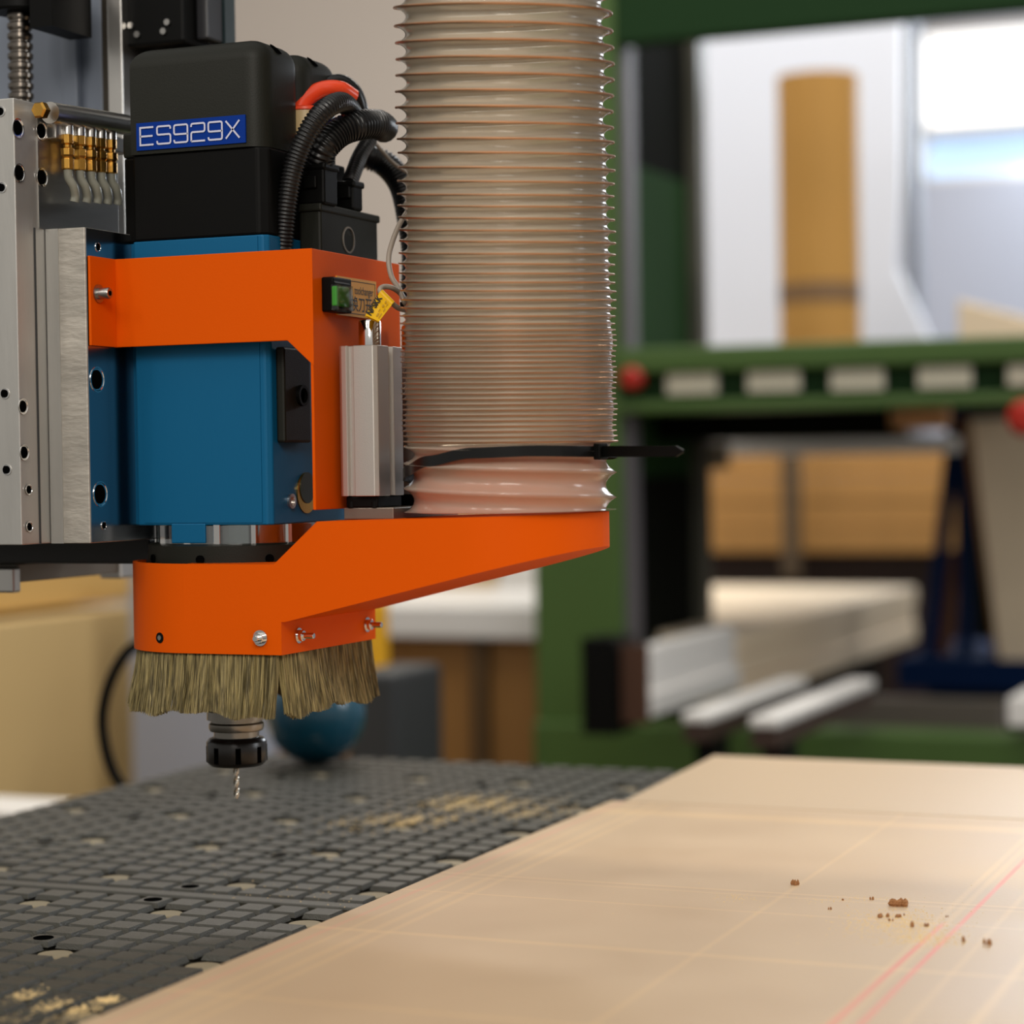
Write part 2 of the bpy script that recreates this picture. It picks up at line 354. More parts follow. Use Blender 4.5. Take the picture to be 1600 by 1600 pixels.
chips = [(1241, 1383, 16, 9, 'brown wood chip lying alone, farthest left of the scattered chips'),
         (1405, 1415, 27, 11, 'largest brown wood chip, a flat dark piece beside the thin ruled line'),
         (1363, 1406, 9, 5, 'small brown chip just left of the largest wood chip'),
         (1383, 1433, 18, 6, 'thin brown chip just below and left of the largest wood chip'),
         (1402, 1433, 13, 5, 'thin brown chip directly below the largest wood chip'),
         (1392, 1439, 8, 4, 'tiny brown crumb below the two thin chips'),
         (1428, 1448, 11, 8, 'reddish brown round chip left of a tiny flat one near the red lines'),
         (1446, 1447, 10, 5, 'tiny flat chip just right of the reddish brown round chip'),
         (1502, 1471, 11, 8, 'brown chip beside the longer red line, second nearest to the right edge'),
         (1543, 1476, 14, 9, 'brown chip nearest the right edge of the sheet'),
         (1318, 1407, 6, 3, 'tiny pale brown crumb on the thin ruled line left of the pile'),
         (1296, 1421, 7, 4, 'tiny pale brown crumb below the ruled line, left of the pile'),
         (1412, 1430, 4, 3, 'tiny dark crumb right of the thin chips under the largest chip'),
         (1480, 1433, 5, 3, 'tiny crumb between the largest chip and the red line')]
for c_ in chips: chip('wood_chip', *c_)
def dust(name, items, m_, label, z, grid=False):
    mb = MB()
    for (x, y, sx_, sy_, n_, sz) in items:
        for q in range(n_):
            p = on(2, z, x+random.gauss(0, sx_), y+random.gauss(0, sy_)); s = sz*random.uniform(.4, 1.3); a = random.uniform(0, 6)
            if grid:
                u = ((p.x-x0+PX/2) % PX)-PX/2
                if abs(u) > .0105 or p.x > -.79: continue
            elif p.x < -.765: continue
            h = s*.5
            mb.add([(p.x+s*math.cos(a), p.y+s*math.sin(a), z), (p.x+s*math.cos(a+2.1), p.y+s*math.sin(a+2.1), z), (p.x+s*math.cos(a+4.2), p.y+s*math.sin(a+4.2), z), (p.x, p.y, z+h)],
                   [(0, 1, 3), (1, 2, 3), (2, 0, 3), (0, 2, 1)])
    o = mb.build(name, m_); return tag(o, label, 'sawdust', kind='stuff')
dust('sawdust', [(1400, 1440, 40, 10, 900, .0008), (1440, 1465, 35, 8, 600, .0008), (1330, 1405, 45, 3, 140, .0006), (1160, 1403, 25, 3, 90, .0006), (1480, 1472, 30, 4, 120, .0006), (1350, 1430, 150, 25, 90, .0006)], CRUMB, 'fine pale sawdust scattered over the front fibreboard sheet around the chips', 0)
dust('sawdust', [(740, 1256, 50, 7, 650, .0019), (640, 1282, 45, 5, 380, .0019), (830, 1270, 40, 6, 200, .0017), (560, 1290, 40, 8, 120, .0015), (380, 1330, 90, 30, 60, .001), (450, 1400, 60, 10, 60, .0008),
                 (110, 1575, 25, 6, 420, .0011), (40, 1555, 18, 5, 200, .0009), (170, 1562, 12, 3, 160, .0012), (60, 1595, 60, 6, 160, .0009)], CRUMB, 'pale sawdust lying on the squares of the black table grid', TT, True)
# ================================================================= SPINDLE
SX, SY = -.911, 1.610
sp = thing('milling_spindle', 'blue and black milling spindle with a white lettered blue label', 'spindle motor', (SX, SY, .28))
BX0, BX1, BYF = -.962, -.841, 1.547
# blue body: stepped extrusion
bz0, bz1 = .2955, .5225
pl = [(BX0-.018, BYF+.012), (BX0-.003, BYF+.012), (BX0, BYF), (BX1-.004, BYF), (BX1, BYF+.004), (BX1, BYF+.14), (BX0-.018, BYF+.14)]
MB().prism([(x, y, bz0) for x, y in pl], (0, 0, bz1-bz0)).build('spindle_body', BLUE, sp, bevel=.0012)
MB().box((-.931, BYF-.0012, .2812), (-.900, BYF+.02, .297)).build('body_tab', BLUE, sp, bevel=.0008)
MB().box((-.9555, BYF-.0006, bz0+.002), (-.849, BYF+.0005, bz1-.001)).build('front_panel', BLUE, sp)
# side fittings of body
MB().box((BX1, BYF+.010, .36), (BX1+.008, BYF+.055, .435)).build('side_cover', DARKPL, sp, bevel=.002)
p_ = on(0, BX1+.009, 472, 618)
MB().lathe([(.0085, 0), (.0085, .003), (.006, .003), (.006, -.001)], (BX1+.008, p_.y, p_.z), 28, (1, 0, 0), cap=True).build('cable_gland', BLACKPL, sp, smooth=True)
p_ = on(0, BX1, 454, 783)
MB().lathe([(.006, 0), (.006, .002), (.0035, .0021), (.0035, .0005)], (BX1, p_.y, p_.z), 28, (1, 0, 0)).build('body_screw', ALU, sp)
p_ = on(0, BX1, 478, 770)
b_ = MB().cyl((BX1, p_.y, p_.z), .0165, .0012, (1, 0, 0), seg=36).build('round_badge', BRASS, sp, label='gold rimmed green badge')
MB().cyl((BX1+.0012, p_.y, p_.z+.004), .0125, .0006, (1, 0, 0), seg=36).build('badge_face', mat('badge_green', srgb(25, 45, 25), .4), b_)
# clear ring, flange
MB().lathe([(.060, .0), (.060, .036)], (SX+.006, SY+.01, .262), 48).build('spindle_nose', CHROME, sp, smooth=True)
MB().lathe([(.0672, 0), (.0672, .0145), (.0650, .0145), (.0650, 0)], (SX+.003, SY+.004, .2805), 56, cap=False).build('clear_ring', GLASSR, sp, smooth=True)
for a in (200, 235, 262, 285, 310, 335):
    a = math.radians(a); c = Vector((SX+.003+.0655*math.cos(a), SY+.004+.0655*math.sin(a), 0))
    MB().box((c.x-.003, c.y-.003, .280), (c.x+.003, c.y+.003, .297)).build('spacer_post', CHROME, sp, bevel=.0005)
fl = MB().lathe([(.072, 0), (.074, .001), (.074, .016), (.071, .0175)], (SX+.003, SY+.004, .263), 64).build('nose_flange', DARKPL, sp, smooth=True)
for a in (232, 275, 318):
    a = math.radians(a); MB().cyl((SX+.003+.0735*math.cos(a), SY+.004+.0735*math.sin(a), .2685), .0035, .002, (math.cos(a), math.sin(a), 0), seg=14).build('flange_screw', BLACK, fl)
# motor housing and cap
MB().prism([(x, y, .5225) for x, y in [(BX0-.015, BYF+.012), (BX0, BYF+.010), (BX0, BYF+.001), (BX1-.008, BYF+.001), (BX1-.0005, BYF+.008), (BX1-.0005, BYF+.14), (BX0-.015, BYF+.14)]], (0, 0, .069)).build('motor_housing', BLACKPL, sp, bevel=.002)
def cap_block(y0_, y1_, zt, name):
    # rounded cap: profile in XZ with rounded top edges, run along Y
    me = MB(); x0_, x1_ = BX0, BX1-.001
    me.box((x0_, y0_, .5915), (x1_, y1_, zt)); o = me.build(name, DARKPL, sp)
    bm = bmesh.new(); bm.from_mesh(o.data)
    es = [e_ for e_ in bm.edges if sum((v.co.z > .62) for v in e_.verts) >= 1 and not (all(v.co.y > y1_-.001 for v in e_.verts) and name == 'x')]
    es = [e_ for e_ in es if not all(abs(v.co.x-x0_) < 1e-5 for v in e_.verts) or all(v.co.z > .62 for v in e_.verts)]
    bmesh.ops.bevel(bm, geom=es, offset=.0165, segments=7, profile=.5, affect='EDGES')
    bm.to_mesh(o.data); bm.free()
    for p in o.data.polygons: p.use_smooth = True
    o.data.set_sharp_from_angle(angle=math.radians(30)); return o
cap1 = cap_block(BYF-.001, BYF+.066, .6765, 'motor_cap')
cap2 = cap_block(BYF+.068, BYF+.135, .6765, 'motor_cap')
MB().box((BX0-.016, BYF+.012, .5915), (BX0, BYF+.13, .612)).build('cap_shoulder', DARKPL, sp, bevel=.002)
for yy in (BYF+.030, BYF+.093):
    MB().lathe([(.0001, -.0006), (.006, 0), (.0001, .0006)], (BX1-.0055, yy, .6715), 16, (1, 0, 1)).build('cap_slot', BLACK, sp)
# ES929X label
lab = MB().box((-.9560, BYF-.0022, .5945), (-.8572, BYF-.0008, .6163)).build('name_label', BLUELAB, sp, label='blue label lettered ES929X')
def stroke(mb, pts, wd, org, sc_x, sc_y, yv, closed=False):
    P = [Vector((org[0]+p[0]*sc_x, org[1]+p[1]*sc_y)) for p in pts]; n = len(P); L = []; Rr = []
    for i in range(n):
        a = P[i-1] if i else None; b = P[i+1] if i < n-1 else None
        d1 = (P[i]-a).normalized() if a else (b-P[i]).normalized(); d2 = (b-P[i]).normalized() if b else d1
        t = (d1+d2).normalized(); nn = Vector((-t.y, t.x)); k_ = 1/max(.5, nn.dot(Vector((-d1.y, d1.x))))
        L.append(P[i]+nn*wd/2*k_); Rr.append(P[i]-nn*wd/2*k_)
    vs = [(p.x, yv, p.y) for p in L]+[(p.x, yv, p.y) for p in Rr]
    mb.add(vs, [(i, i+1, n+i+1, n+i) for i in range(n-1)])
def rc(pts, r=.13, ns=4):                  # round the corners of a polyline
    out = [pts[0]]
    for i in range(1, len(pts)-1):
        a, b, c = Vector(pts[i-1]), Vector(pts[i]), Vector(pts[i+1])
        p, q = b+(a-b).normalized()*r, b+(c-b).normalized()*r
        for k_ in range(ns+1): t = k_/ns; v = p*(1-t)**2+b*2*t*(1-t)+q*t*t; out.append((v.x, v.y))
    return out+[pts[-1]]
GL = {'E': [[(1, 1), (0, 1), (0, 0), (1, 0)], [(0, .5), (.94, .5)]],
      'S': [rc([(1, .82), (1, 1), (0, 1), (0, .53), (1, .53), (1, 0), (0, 0), (0, .18)])],
      '9': [rc([(1, .47), (0, .47), (0, 1), (1, 1), (1, 0), (0, 0), (0, .16)])],
      '2': [rc([(0, .82), (0, 1), (1, 1), (1, .52), (0, .52), (0, .02)])+[(0, 0)], [(0, 0), (1.02, 0)]],
      'X': [[(0, 1), (1, 0)], [(0, 0), (1, 1)]]}
lm = MB(); lx = -.9520
for ch in 'ES929X':
    for st in GL[ch]: stroke(lm, st, .00145, (lx, .5985), .0122, .0138, BYF-.0030)
    lx += .01555
lm.build('label_lettering', WHITEINK, lab)
# connector box on the side
cb0 = MB().prism([(-.8405, 1.60, .5495), (-.821, 1.60, .5495), (-.821, 1.60, .500), (-.8405, 1.60, .500)], (0, .105, 0)).build('connector_box', DARKPL, sp, bevel=.002)
MB().box((-.8405, 1.598, .5445), (-.8195, 1.707, .551)).build('box_lid', DARKPL, cb0, bevel=.0015)
p_ = on(0, -.8205, 545, 375)
MB().lathe([(.011, 0), (.011, .001), (.0095, .0012), (.0095, .0002)], (-.8212, p_.y, p_.z), 24, (1, 0, 0)).build('box_mark', GREYMET, cb0)
def gland(px_, y_top, y_bot, xw, Y, name='cable_connector'):
    a = on(1, Y, px_, y_bot); b = on(1, Y, px_, y_top)
    mb = MB().box((a.x-xw/2, Y-xw/2, min(a.z, .551)), (a.x+xw/2, Y+xw/2, b.z))
    mb.box((a.x-xw/2-.0015, Y-xw/2-.0015, b.z-.006), (a.x+xw/2+.0015, Y+xw/2+.0015, b.z))
    o = mb.build(name, BLACKPL, sp, bevel=.002)
    MB().box((a.x-.006, Y-xw/2-.003, (a.z+b.z)/2-.004), (a.x+.006, Y-xw/2+.001, (a.z+b.z)/2+.006)).build('latch', BLACKPL, o, bevel=.001)
    return Vector((a.x, Y, b.z))
c1 = gland(497, 257, 322, .024, 1.612)
c2 = gland(546, 284, 325, .017, 1.665)
# collet nut, arbor
ax_x = -.9112
nut = MB().lathe([(.0205, 0), (.0232, .002), (.0247, .004), (.0247, .0195), (.0225, .0225), (.020, .0235)], (ax_x, SY, .0965), 56).build('collet_nut', NUTM, sp, smooth=True)
ng = MB()
for k_ in range(8):
    a = 2*PI*k_/8+math.radians(-58+22.5*0); ng.box((-.0022, -.0022, 0), (.0022, .0022, .013))
    for i in range(-8, 0):
        v = Vector(ng.v[i]); v = Matrix.Rotation(a, 3, 'Z')@(v+Vector((.0227, 0, 0))); ng.v[i] = (v.x+ax_x, v.y+SY, v.z+.100)
ng.build('nut_notch', BLACK, nut)
MB().lathe([(.0185, 0), (.0185, .006), (.0215, .0062), (.0225, .008), (.0225, .012), (.021, .0135), (.021, .015), (.024, .0155), (.024, .0225), (.020, .023), (.020, .15)], (ax_x, SY, .119), 48).build('tool_holder', mat('holder_steel', (.30, .28, .25), .3, metal=1), sp, smooth=True)
# drill bit
db = MB(); n_ = 60; vs = []; fs = []
for i in range(n_+1):
    t = i/n_; z = .0685+.030*t; a = t*PI*3.2
    for k_ in range(12):
        th = 2*PI*k_/12; r = .0024*(1-.45*max(0, math.cos(2*(th-a)))**1.2) if t < .85 else .0024
        if i == 0: r *= .25
        vs.append((ax_x-.001+r*math.cos(th), SY+r*math.sin(th), z))
for i in range(n_):
    for k_ in range(12): fs.append((i*12+k_, i*12+(k_+1) % 12, (i+1)*12+(k_+1) % 12, (i+1)*12+k_))
fs.append(tuple(range(11, -1, -1))); db.add(vs, fs)
tag(db.build('drill_bit', DRILL, smooth=True), 'small twisted steel drill bit held in the black collet nut', 'drill bit')
# ================================================================= DUST HOOD (orange shroud, arm, brush)
HX, HY, HR = -.6645, 1.610, .083
AX = -.6715
hood = thing('dust_hood', 'orange dust extraction hood with a long arm and bristle skirt around the spindle', 'dust hood', (SX, SY, .195))
YF = 1.527; YK = SY+.083
SR = .0835; scx = -.9075+.0395
scx = -.9090+.0  # axis of the rounded left end
def ring_pts(cx, cy, r, a0, a1, n): return [(cx+r*math.cos(math.radians(a0+(a1-a0)*i/n)), cy+r*math.sin(math.radians(a0+(a1-a0)*i/n))) for i in range(n+1)]
LC = (-.8905-.0, SY)
lcx = SX+.0015
# lower box: rounded left, flat front, sharp front right corner, flat right side
low_poly = ring_pts(lcx, SY, .083, 270, 90, 28)+[(-.8233, SY+.083), (-.8233, YF)]
low_poly = ring_pts(lcx, SY, .083, 270, 90, 28)[::1]+[(-.8233, SY+.083), (-.8233, YF)]
sh = MB()
t_ = .003
# wall strip of the lower box (open below)
def wall(mb, poly, z0_, z1_, t=.003, closed=True):
    P = [Vector(p) for p in poly]; n = len(P); c = Vector((sum(p.x for p in P)/n, sum(p.y for p in P)/n))
    N = []
    for i in range(n):
        a, b, d = P[i-1], P[i], P[(i+1) % n]
        e1 = (b-a).normalized(); e2 = (d-b).normalized(); nn = Vector((-(e1+e2).y, (e1+e2).x)).normalized()
        if nn.dot(c-b) < 0: nn = -nn
        N.append(b+nn*t*1.2)
    vs = [(p.x, p.y, z0_) for p in P]+[(p.x, p.y, z1_) for p in P]+[(p.x, p.y, z0_) for p in N]+[(p.x, p.y, z1_) for p in N]; fs = []
    for i in range(n):
        j = (i+1) % n; fs += [(i, j, j+n, i+n), (i+2*n, i+3*n, j+3*n, j+2*n), (i, i+2*n, j+2*n, j), (i+n, j+n, j+3*n, i+3*n)]
    mb.add(vs, fs)
zb = .1955
mb = MB(); wall(mb, low_poly, zb, .2212)
# upper part of body above the arm's root: left end to x=-.8287 height .2655
up_poly = ring_pts(lcx, SY, .083, 270, 90, 28)+[(-.826, SY+.083), (-.826, YF+.0015), (lcx, YF+.0015)]
wall(mb, up_poly, .2212, .2658)
mb.build('hood_skirt', ORANGE, hood, smooth=True)
# arm: profile in XZ swept in Y, with a rounded right end
def arm():
    mb = MB()
    def ztop(x):
        if x <= -.8287: return .2658
        if x <= -.791: return .2658+(.2986-.2658)*(x+.8287)/(.8287-.791)
        return .2986+(.3035-.2986)*(x+.791)/(.791-.5570)
    def zbot(x): return .2212+(.2838-.2212)*(x+.8201)/(.8201-.5570)
    xsF = [lcx, -.8287, -.8201, -.805, -.791, -.76, -.73, -.70]+[AX+.083*math.sin(math.radians(a)) for a in range(0, 91, 6)]
    xsF = sorted(set([round(x, 5) for x in xsF if x <= -.70 or x >= AX-.0001]+[round(AX, 5)]))
    top, bot = [], []
    F = []
    for x in xsF:
        yy = 0 if x <= AX else .083-math.sqrt(max(0, .083**2-(x-AX)**2))
        F.append((x, YF+yy))
    B = [(x, 2*SY-y) for x, y in F]
    n = len(F); vs = []; fs = []
    for (x, y) in F: vs += [(x, y, ztop(x)), (x, y, max(zbot(x), .2212) if x > -.8201 else .2212)]
    for (x, y) in B: vs += [(x, y, ztop(x)), (x, y, max(zbot(x), .2212) if x > -.8201 else .2212)]
    for i in range(n-1):
        fs.append((2*i, 2*i+2, 2*i+3, 2*i+1)); fs.append((2*n+2*i, 2*n+2*i+1, 2*n+2*i+3, 2*n+2*i+2))
        fs.append((2*i, 2*n+2*i, 2*n+2*i+2, 2*i+2)); fs.append((2*i+1, 2*i+3, 2*n+2*i+3, 2*n+2*i+1))
    fs.append((0, 1, 2*n+1, 2*n)); mb.add(vs, fs); return mb.build('hood_arm', ORANGE, hood, smooth=True)
arm()
MB().lathe([(.0715, 0), (.0715, .05), (.069, .05), (.069, 0)], (HX-.002, HY, .3035), 56, cap=False).build('hose_socket', ORANGE, hood, smooth=True)
def bolt(px_, py_, plane_ax, v, axis, name='hood_bolt', rod=.009, par=hood):
    p = on(plane_ax, v, px_, py_); A = Vector(axis)
    o = MB().lathe([(.0062, 0), (.0062, .001), (.0045, .001), (.0045, .0045), (.004, .005)], p, 6 if False else 20, A).build(name, CHROME, par, smooth=True)
    if rod: MB().cyl(p+A*.0045, .0024, rod-.0045, A, seg=16, ch=.0004).build('thread', CHROME, o)
    return o
bolt(407, 997, 1, YF, (0, -1, 0)); bolt(466, 993, 0, -.8233, (1, 0, 0), rod=.014); bolt(573, 976, 0, -.8233, (1, 0, 0), rod=.014)
p = Vector((-.9340, SY-math.sqrt(.083**2-(.9340-abs(lcx))**2), .207)); nrm = (p-Vector((lcx, SY, .207))).normalized()
MB().lathe([(.0042, 0), (.0042, .0004)], p, 20, nrm).build('screw_hole', BLACKPL, hood)
MB().lathe([(.002, 0), (.002, .0008)], p, 12, nrm).build('recessed_screw', STEEL, hood)
# brush
path = ring_pts(lcx, SY, .080, 270, 90, 40)
path = [(-.826, YF+.003)]+path[0:]+[(-.826, SY+.080)]
closed = [Vector((x, y)) for x, y in path]+[Vector((-.826, YF+.003))]
BR = mat('brush_bristle', srgb(146, 132, 88), .5, spec=.3)
def br_mat():
    n = BR.node_tree.nodes; l = BR.node_tree.links; p = n['Principled BSDF']
    t = n.new('ShaderNodeTexCoord'); mp = n.new('ShaderNodeMapping'); mp.inputs['Scale'].default_value = (420, 420, 4); l.new(t.outputs['Object'], mp.inputs[0])
    z = n.new('ShaderNodeTexNoise'); z.inputs['Scale'].default_value = 1; l.new(mp.outputs[0], z.inputs[0])
    r = n.new('ShaderNodeValToRGB'); l.new(z.outputs[0], r.inputs[0]); r.color_ramp.elements[0].color = (*srgb(90, 81, 54), 1); r.color_ramp.elements[0].position = .35
    r.color_ramp.elements[1].color = (*srgb(180, 163, 112), 1); r.color_ramp.elements[1].position = .7; l.new(r.outputs[0], p.inputs['Base Color'])
br_mat()
bm_ = MB()
seglen = [(b-a).length for a, b in zip(closed, closed[1:])]; tot = sum(seglen); NB = 7500
cent = Vector((-.885, SY))
for q in range(NB):
    d = random.random()*tot; i = 0
    while d > seglen[i] and i < len(seglen)-1: d -= seglen[i]; i += 1
    a, b = closed[i], closed[i+1]; t = (b-a).normalized(); P = a+t*d
    nrm = Vector((t.y, -t.x))
    if nrm.dot(P-cent) < 0: nrm = -nrm
    P2 = P-nrm*random.uniform(0, .005)
    sarc = sum(seglen[:i])+d
    Lh = .0516+.0022*math.sin(sarc*60)+.0015*math.sin(sarc*170+1)+random.gauss(0, .0005)
    out = .0075+random.gauss(0, .0013); lean = .0030*math.sin(sarc*95)+.0012*math.sin(sarc*410)+random.gauss(0, .0007)
    # tufts lean away from the front right corner
    dc = (P-Vector((-.826, YF+.003))).length
    if dc < .02:
        side = 1 if P.x < -.8262 and P.y < YF+.01 else -1
        out -= .004
    if dc < .0022: continue
    if dc < .014: lean += (.014-dc)*.22*(1 if t.dot(Vector((P.x+.826, P.y-YF-.003))) > 0 else -1)
    r0_, r1_ = .00030, .00019
    z0_ = zb+.004
    A0 = Vector((P2.x, P2.y, z0_)); T = Vector((t.x, t.y, 0)); Nn = Vector((nrm.x, nrm.y, 0))
    A1 = A0+Nn*out*.45+T*lean*.4+Vector((0, 0, -Lh*.55)); A2 = A0+Nn*out+T*lean+Vector((0, 0, -Lh))
    vs = []
    for c_, rr in ((A0, r0_), (A1, r0_), (A2, r1_)):
        for k_ in range(3): aa = 2*PI*k_/3+q; vs.append(c_+(T*math.cos(aa)+Nn*math.sin(aa))*rr)
    bm_.add(vs, [(j*3+k_, j*3+(k_+1) % 3, j*3+3+(k_+1) % 3, j*3+3+k_) for j in range(2) for k_ in range(3)])
o = bm_.build('bristles', BR, hood, smooth=True); o['kind'] = 'stuff'; o['label'] = 'yellowish grey bristle skirt'
# ================================================================= ORANGE BRACKET
br = thing('sheet_metal_bracket', 'orange folded sheet bracket wrapping the upper half of the blue spindle', 'bracket', (-.80, 1.53, .3074))
YB_, XB_ = 1.530, -.793; t_ = .0025
mb = MB()
fp = [(-.9705, .4377), (-.8149, .4379), (-.7931, .4176), (-.7931, .3074), (-.7931, .5076), (-.9705, .5076)]
mb.prism([(-.9705, YB_, .4377), (-.8155, YB_, .4379), (XB_, YB_, .4176), (XB_, YB_, .5077), (-.9705, YB_, .5077)], (0, t_, 0))
mb.build('front_plate', ORANGE, br, bevel=.0006)
MB().prism([(XB_-.0005, YB_+.0005, .3074), (XB_-.0005, 1.612, .3074), (XB_-.0005, 1.612, .320), (XB_-.0005, 1.6879, .320), (XB_-.0005, 1.6879, .5077), (XB_-.0005, YB_+.0005, .5077)], (-t_, 0, 0)).build('side_plate', ORANGE, br, bevel=.0006)
MB().prism([(-.9705, YB_, .4377), (-.9705, YB_, .5077), (-.9705, 1.4935, .5077), (-.9705, 1.4935, .4377)], (.0022, 0, 0)).build('mounting_flange', ORANGE, br, bevel=.0005)
p = on(0, -.968, 154, 459)
bo = MB().lathe([(.0072, 0), (.0072, .0012), (.0045, .0012), (.0045, .010), (.004, .0108)], (-.9683, p.y, p.z), 24, (1, 0, 0)).build('flange_bolt', STEEL, br, smooth=True)
MB().cyl((-.9576, p.y, p.z), .0022, .0003, (1, 0, 0), seg=6).build('hex_socket', BLACK, bo)
# label plate
lp = thing('name_plate', 'yellow plate with black English and Chinese words on the orange bracket side', 'sign', (XB_, 1.607, .475))
PXX = XB_+.0009
a0, a1, a2, a3 = on(0, PXX, 527, 430), on(0, PXX, 588.5, 441), on(0, PXX, 588, 500), on(0, PXX, 527, 491)
y0_, y1_ = (a0.y+a3.y)/2, (a1.y+a2.y)/2; z1_, z0_ = (a0.z+a1.z)/2, (a2.z+a3.z)/2
MB().box((XB_-.0005, y0_, z0_), (PXX, y1_, z1_)).build('plate', GOLDLAB, lp)
bd = MB(); q = .0022
for (ya, za, yb_, zb_) in ((y0_+q, z0_+q, y1_-q, z0_+q+.0005), (y0_+q, z1_-q-.0005, y1_-q, z1_-q), (y0_+q, z0_+q, y0_+q+.0005, z1_-q), (y1_-q-.0005, z0_+q, y1_-q, z1_-q)):
    bd.box((PXX, ya, za), (PXX+.0002, yb_, zb_))
bd.build('border', INK, lp)
tx = on(0, PXX, 553.5, 459)
text_mesh('english_lettering', 'toolchanger', .0088, INK, lp, (PXX+.0003, tx.y, tx.z), (0, 1, 0), (0, 0, 1), .80, .00005)
tx = on(0, PXX, 548.5, 485)
text_mesh('chinese_lettering', '换刀开关', .0128, INK, lp, (PXX+.0003, tx.y, tx.z+.0008), (0, 1, 0), (0, 0, 1), .98, .00012)
# button
bt = thing('push_button', 'green push button in a black base under a clear cover beside the yellow plate', 'button', (XB_, 1.565, .473))
za, zb_ = .4600, .4868
X1, X2 = XB_+.0100, XB_+.0160
yb0, yb1 = on(0, XB_, 503, 460).y, on(0, X1, 550, 460).y
MB().box((XB_-.0005, yb0, za), (X1, yb1, zb_)).build('button_base', BLACKPL, bt, bevel=.0012)
yc0, yc1 = on(0, X2, 528.5, 460).y, on(0, X2, 552, 460).y
zc0, zc1 = on(0, X2, 540, 485).z, on(0, X2, 540, 446).z
MB().box((X1, on(0, X1+.0045, 526, 460).y, on(0, X2, 540, 479).z), (X1+.0045, on(0, X1+.0045, 546.5, 460).y, on(0, X2, 540, 448).z)).build('button_cap', GREENB, bt, bevel=.001)
cv = MB(); t_ = .0007
cv.box((X1, yc0, zc0), (X2, yc0+t_, zc1)).box((X1, yc1-t_, zc0), (X2, yc1, zc1)).box((X2-t_, yc0, zc0), (X2, yc1, zc1))
cv.box((X1, yc0, zc1-t_), (X2, yc1, zc1)).box((X1, yc0, zc0), (X2, yc1, zc0+t_))
cv.build('clear_cover', CLEAR, bt)
MB().cyl((X1+.002, yc0, zc1+.0012), .0014, yc1-yc0, (0, 1, 0), seg=14).build('hinge_pin', BLACKPL, bt)
# ================================================================= AIR CYLINDERS
def cylinder(Yc, label):
    xc = -.7712
    t = thing('air_cylinder', label, 'pneumatic cylinder', (xc, Yc, .31), group='air cylinders beside the bracket')
    w2, l2 = .0166, .0250
    zt, zb_ = .4340, .3172
    x0_, x1_ = xc-w2, xc+w2; y0_, y1_ = Yc-l2, Yc+l2
    # extrusion with a T-slot on the front face and chamfers
    pr = [(x0_, y0_+.003), (x0_+.003, y0_), (x0_+.0075, y0_), (x0_+.0080, y0_+.004), (x0_+.0130, y0_+.004), (x0_+.0135, y0_), (x1_-.003, y0_), (x1_, y0_+.003),
          (x1_, Yc-.003), (x1_-.0040, Yc-.0025), (x1_-.0040, Yc+.0055), (x1_, Yc+.006), (x1_, y1_-.003), (x1_-.003, y1_), (x0_+.003, y1_), (x0_, y1_-.003)]
    MB().prism([(x, y, zb_) for x, y in pr], (0, 0, zt-zb_)).build('cylinder_body', SATIN, t, bevel=.0004, seg=1)
    rd = MB().lathe([(.0088, 0), (.0088, .0195), (.0080, .0208)], (xc-.0005, Yc, zt), 40).build('upper_rod', CHROME, t, smooth=True)
    MB().lathe([(.0062, 0), (.0062, .010)], (xc-.0005, Yc, .3075), 32).build('lower_rod', CHROME, t, smooth=True)
    MB().box((x0_+.003, y0_+.005, .3084), (x1_-.003, y1_-.001, zb_)).build('end_flange', BLACKPL, t, bevel=.001)
    for dx, dy in ((-.010, -.017), (.010, -.017), (-.010, .017), (.010, .017)):
        MB().lathe([(.0036, 0), (.0036, .0045)], (xc+dx, Yc+dy, .3085), 16).build('end_screw', BLACKPL, t, smooth=True)
    return t
ca = on(1, 1.56, 528, 600)
cylinder(1.5850, 'front silver air cylinder with chrome rod, nearer the orange bracket edge')
cylinder(1.6640, 'rear silver air cylinder half hidden behind the hose')
o = MB().prism([(-.7875, 1.566, .2990), (-.7445, 1.566, .2990), (-.7445, 1.690, .2990), (-.7875, 1.690, .2990)], (0, 0, .0092)).build('mounting_block', mat('bronze_block', (.26, .22, .18), .4, metal=.8), bevel=.0008)
tag(o, 'flat brown metal block on the orange arm under the air cylinders', 'block')
# ================================================================= HOSE
tipy = [-250, -223, -196, -169, -142, -115, -88, -61, -34, -7, 20, 47.5, 73, 98, 122.5, 147, 171, 195, 219, 240, 262, 283, 303, 321, 339, 358, 375, 394, 410, 425, 439, 452, 466, 479, 491.5, 503.5, 514]
y_ = 514
while y_ < 692: y_ += 8.25; tipy.append(y_)
NT = len(tipy)-1
tipy += [721, 760, 799]
hd = (Vector((HX, HY, .5))-CC)
tz = [on(1, HY, 797, y).z for y in tipy]
def hbend(z):                      # the hose leans towards the room's front higher up: (offset, tangent of the ring tilt)
    K = [(.30, 0, 0), (.39, .0012, .035), (.48, .0080, .079), (.545, .0145, .114), (.70, .034, .133), (.84, .054, .14)]
    for (a, o0, t0), (b, o1, t1) in zip(K, K[1:]):
        if z <= b: f_ = max(0, (z-a)/(b-a)); return o0+(o1-o0)*f_, t0+(t1-t0)*f_
    return K[-1][1:]
def hpt(r, th, z):
    o_, t_ = hbend(z); c_, s_ = math.cos(th), math.sin(th)
    return (HX-_F0.x*o_*.8+r*c_, HY-_F0.y*o_*.8+r*s_, z+r*(c_*_F0.x+s_*_F0.y)*t_)
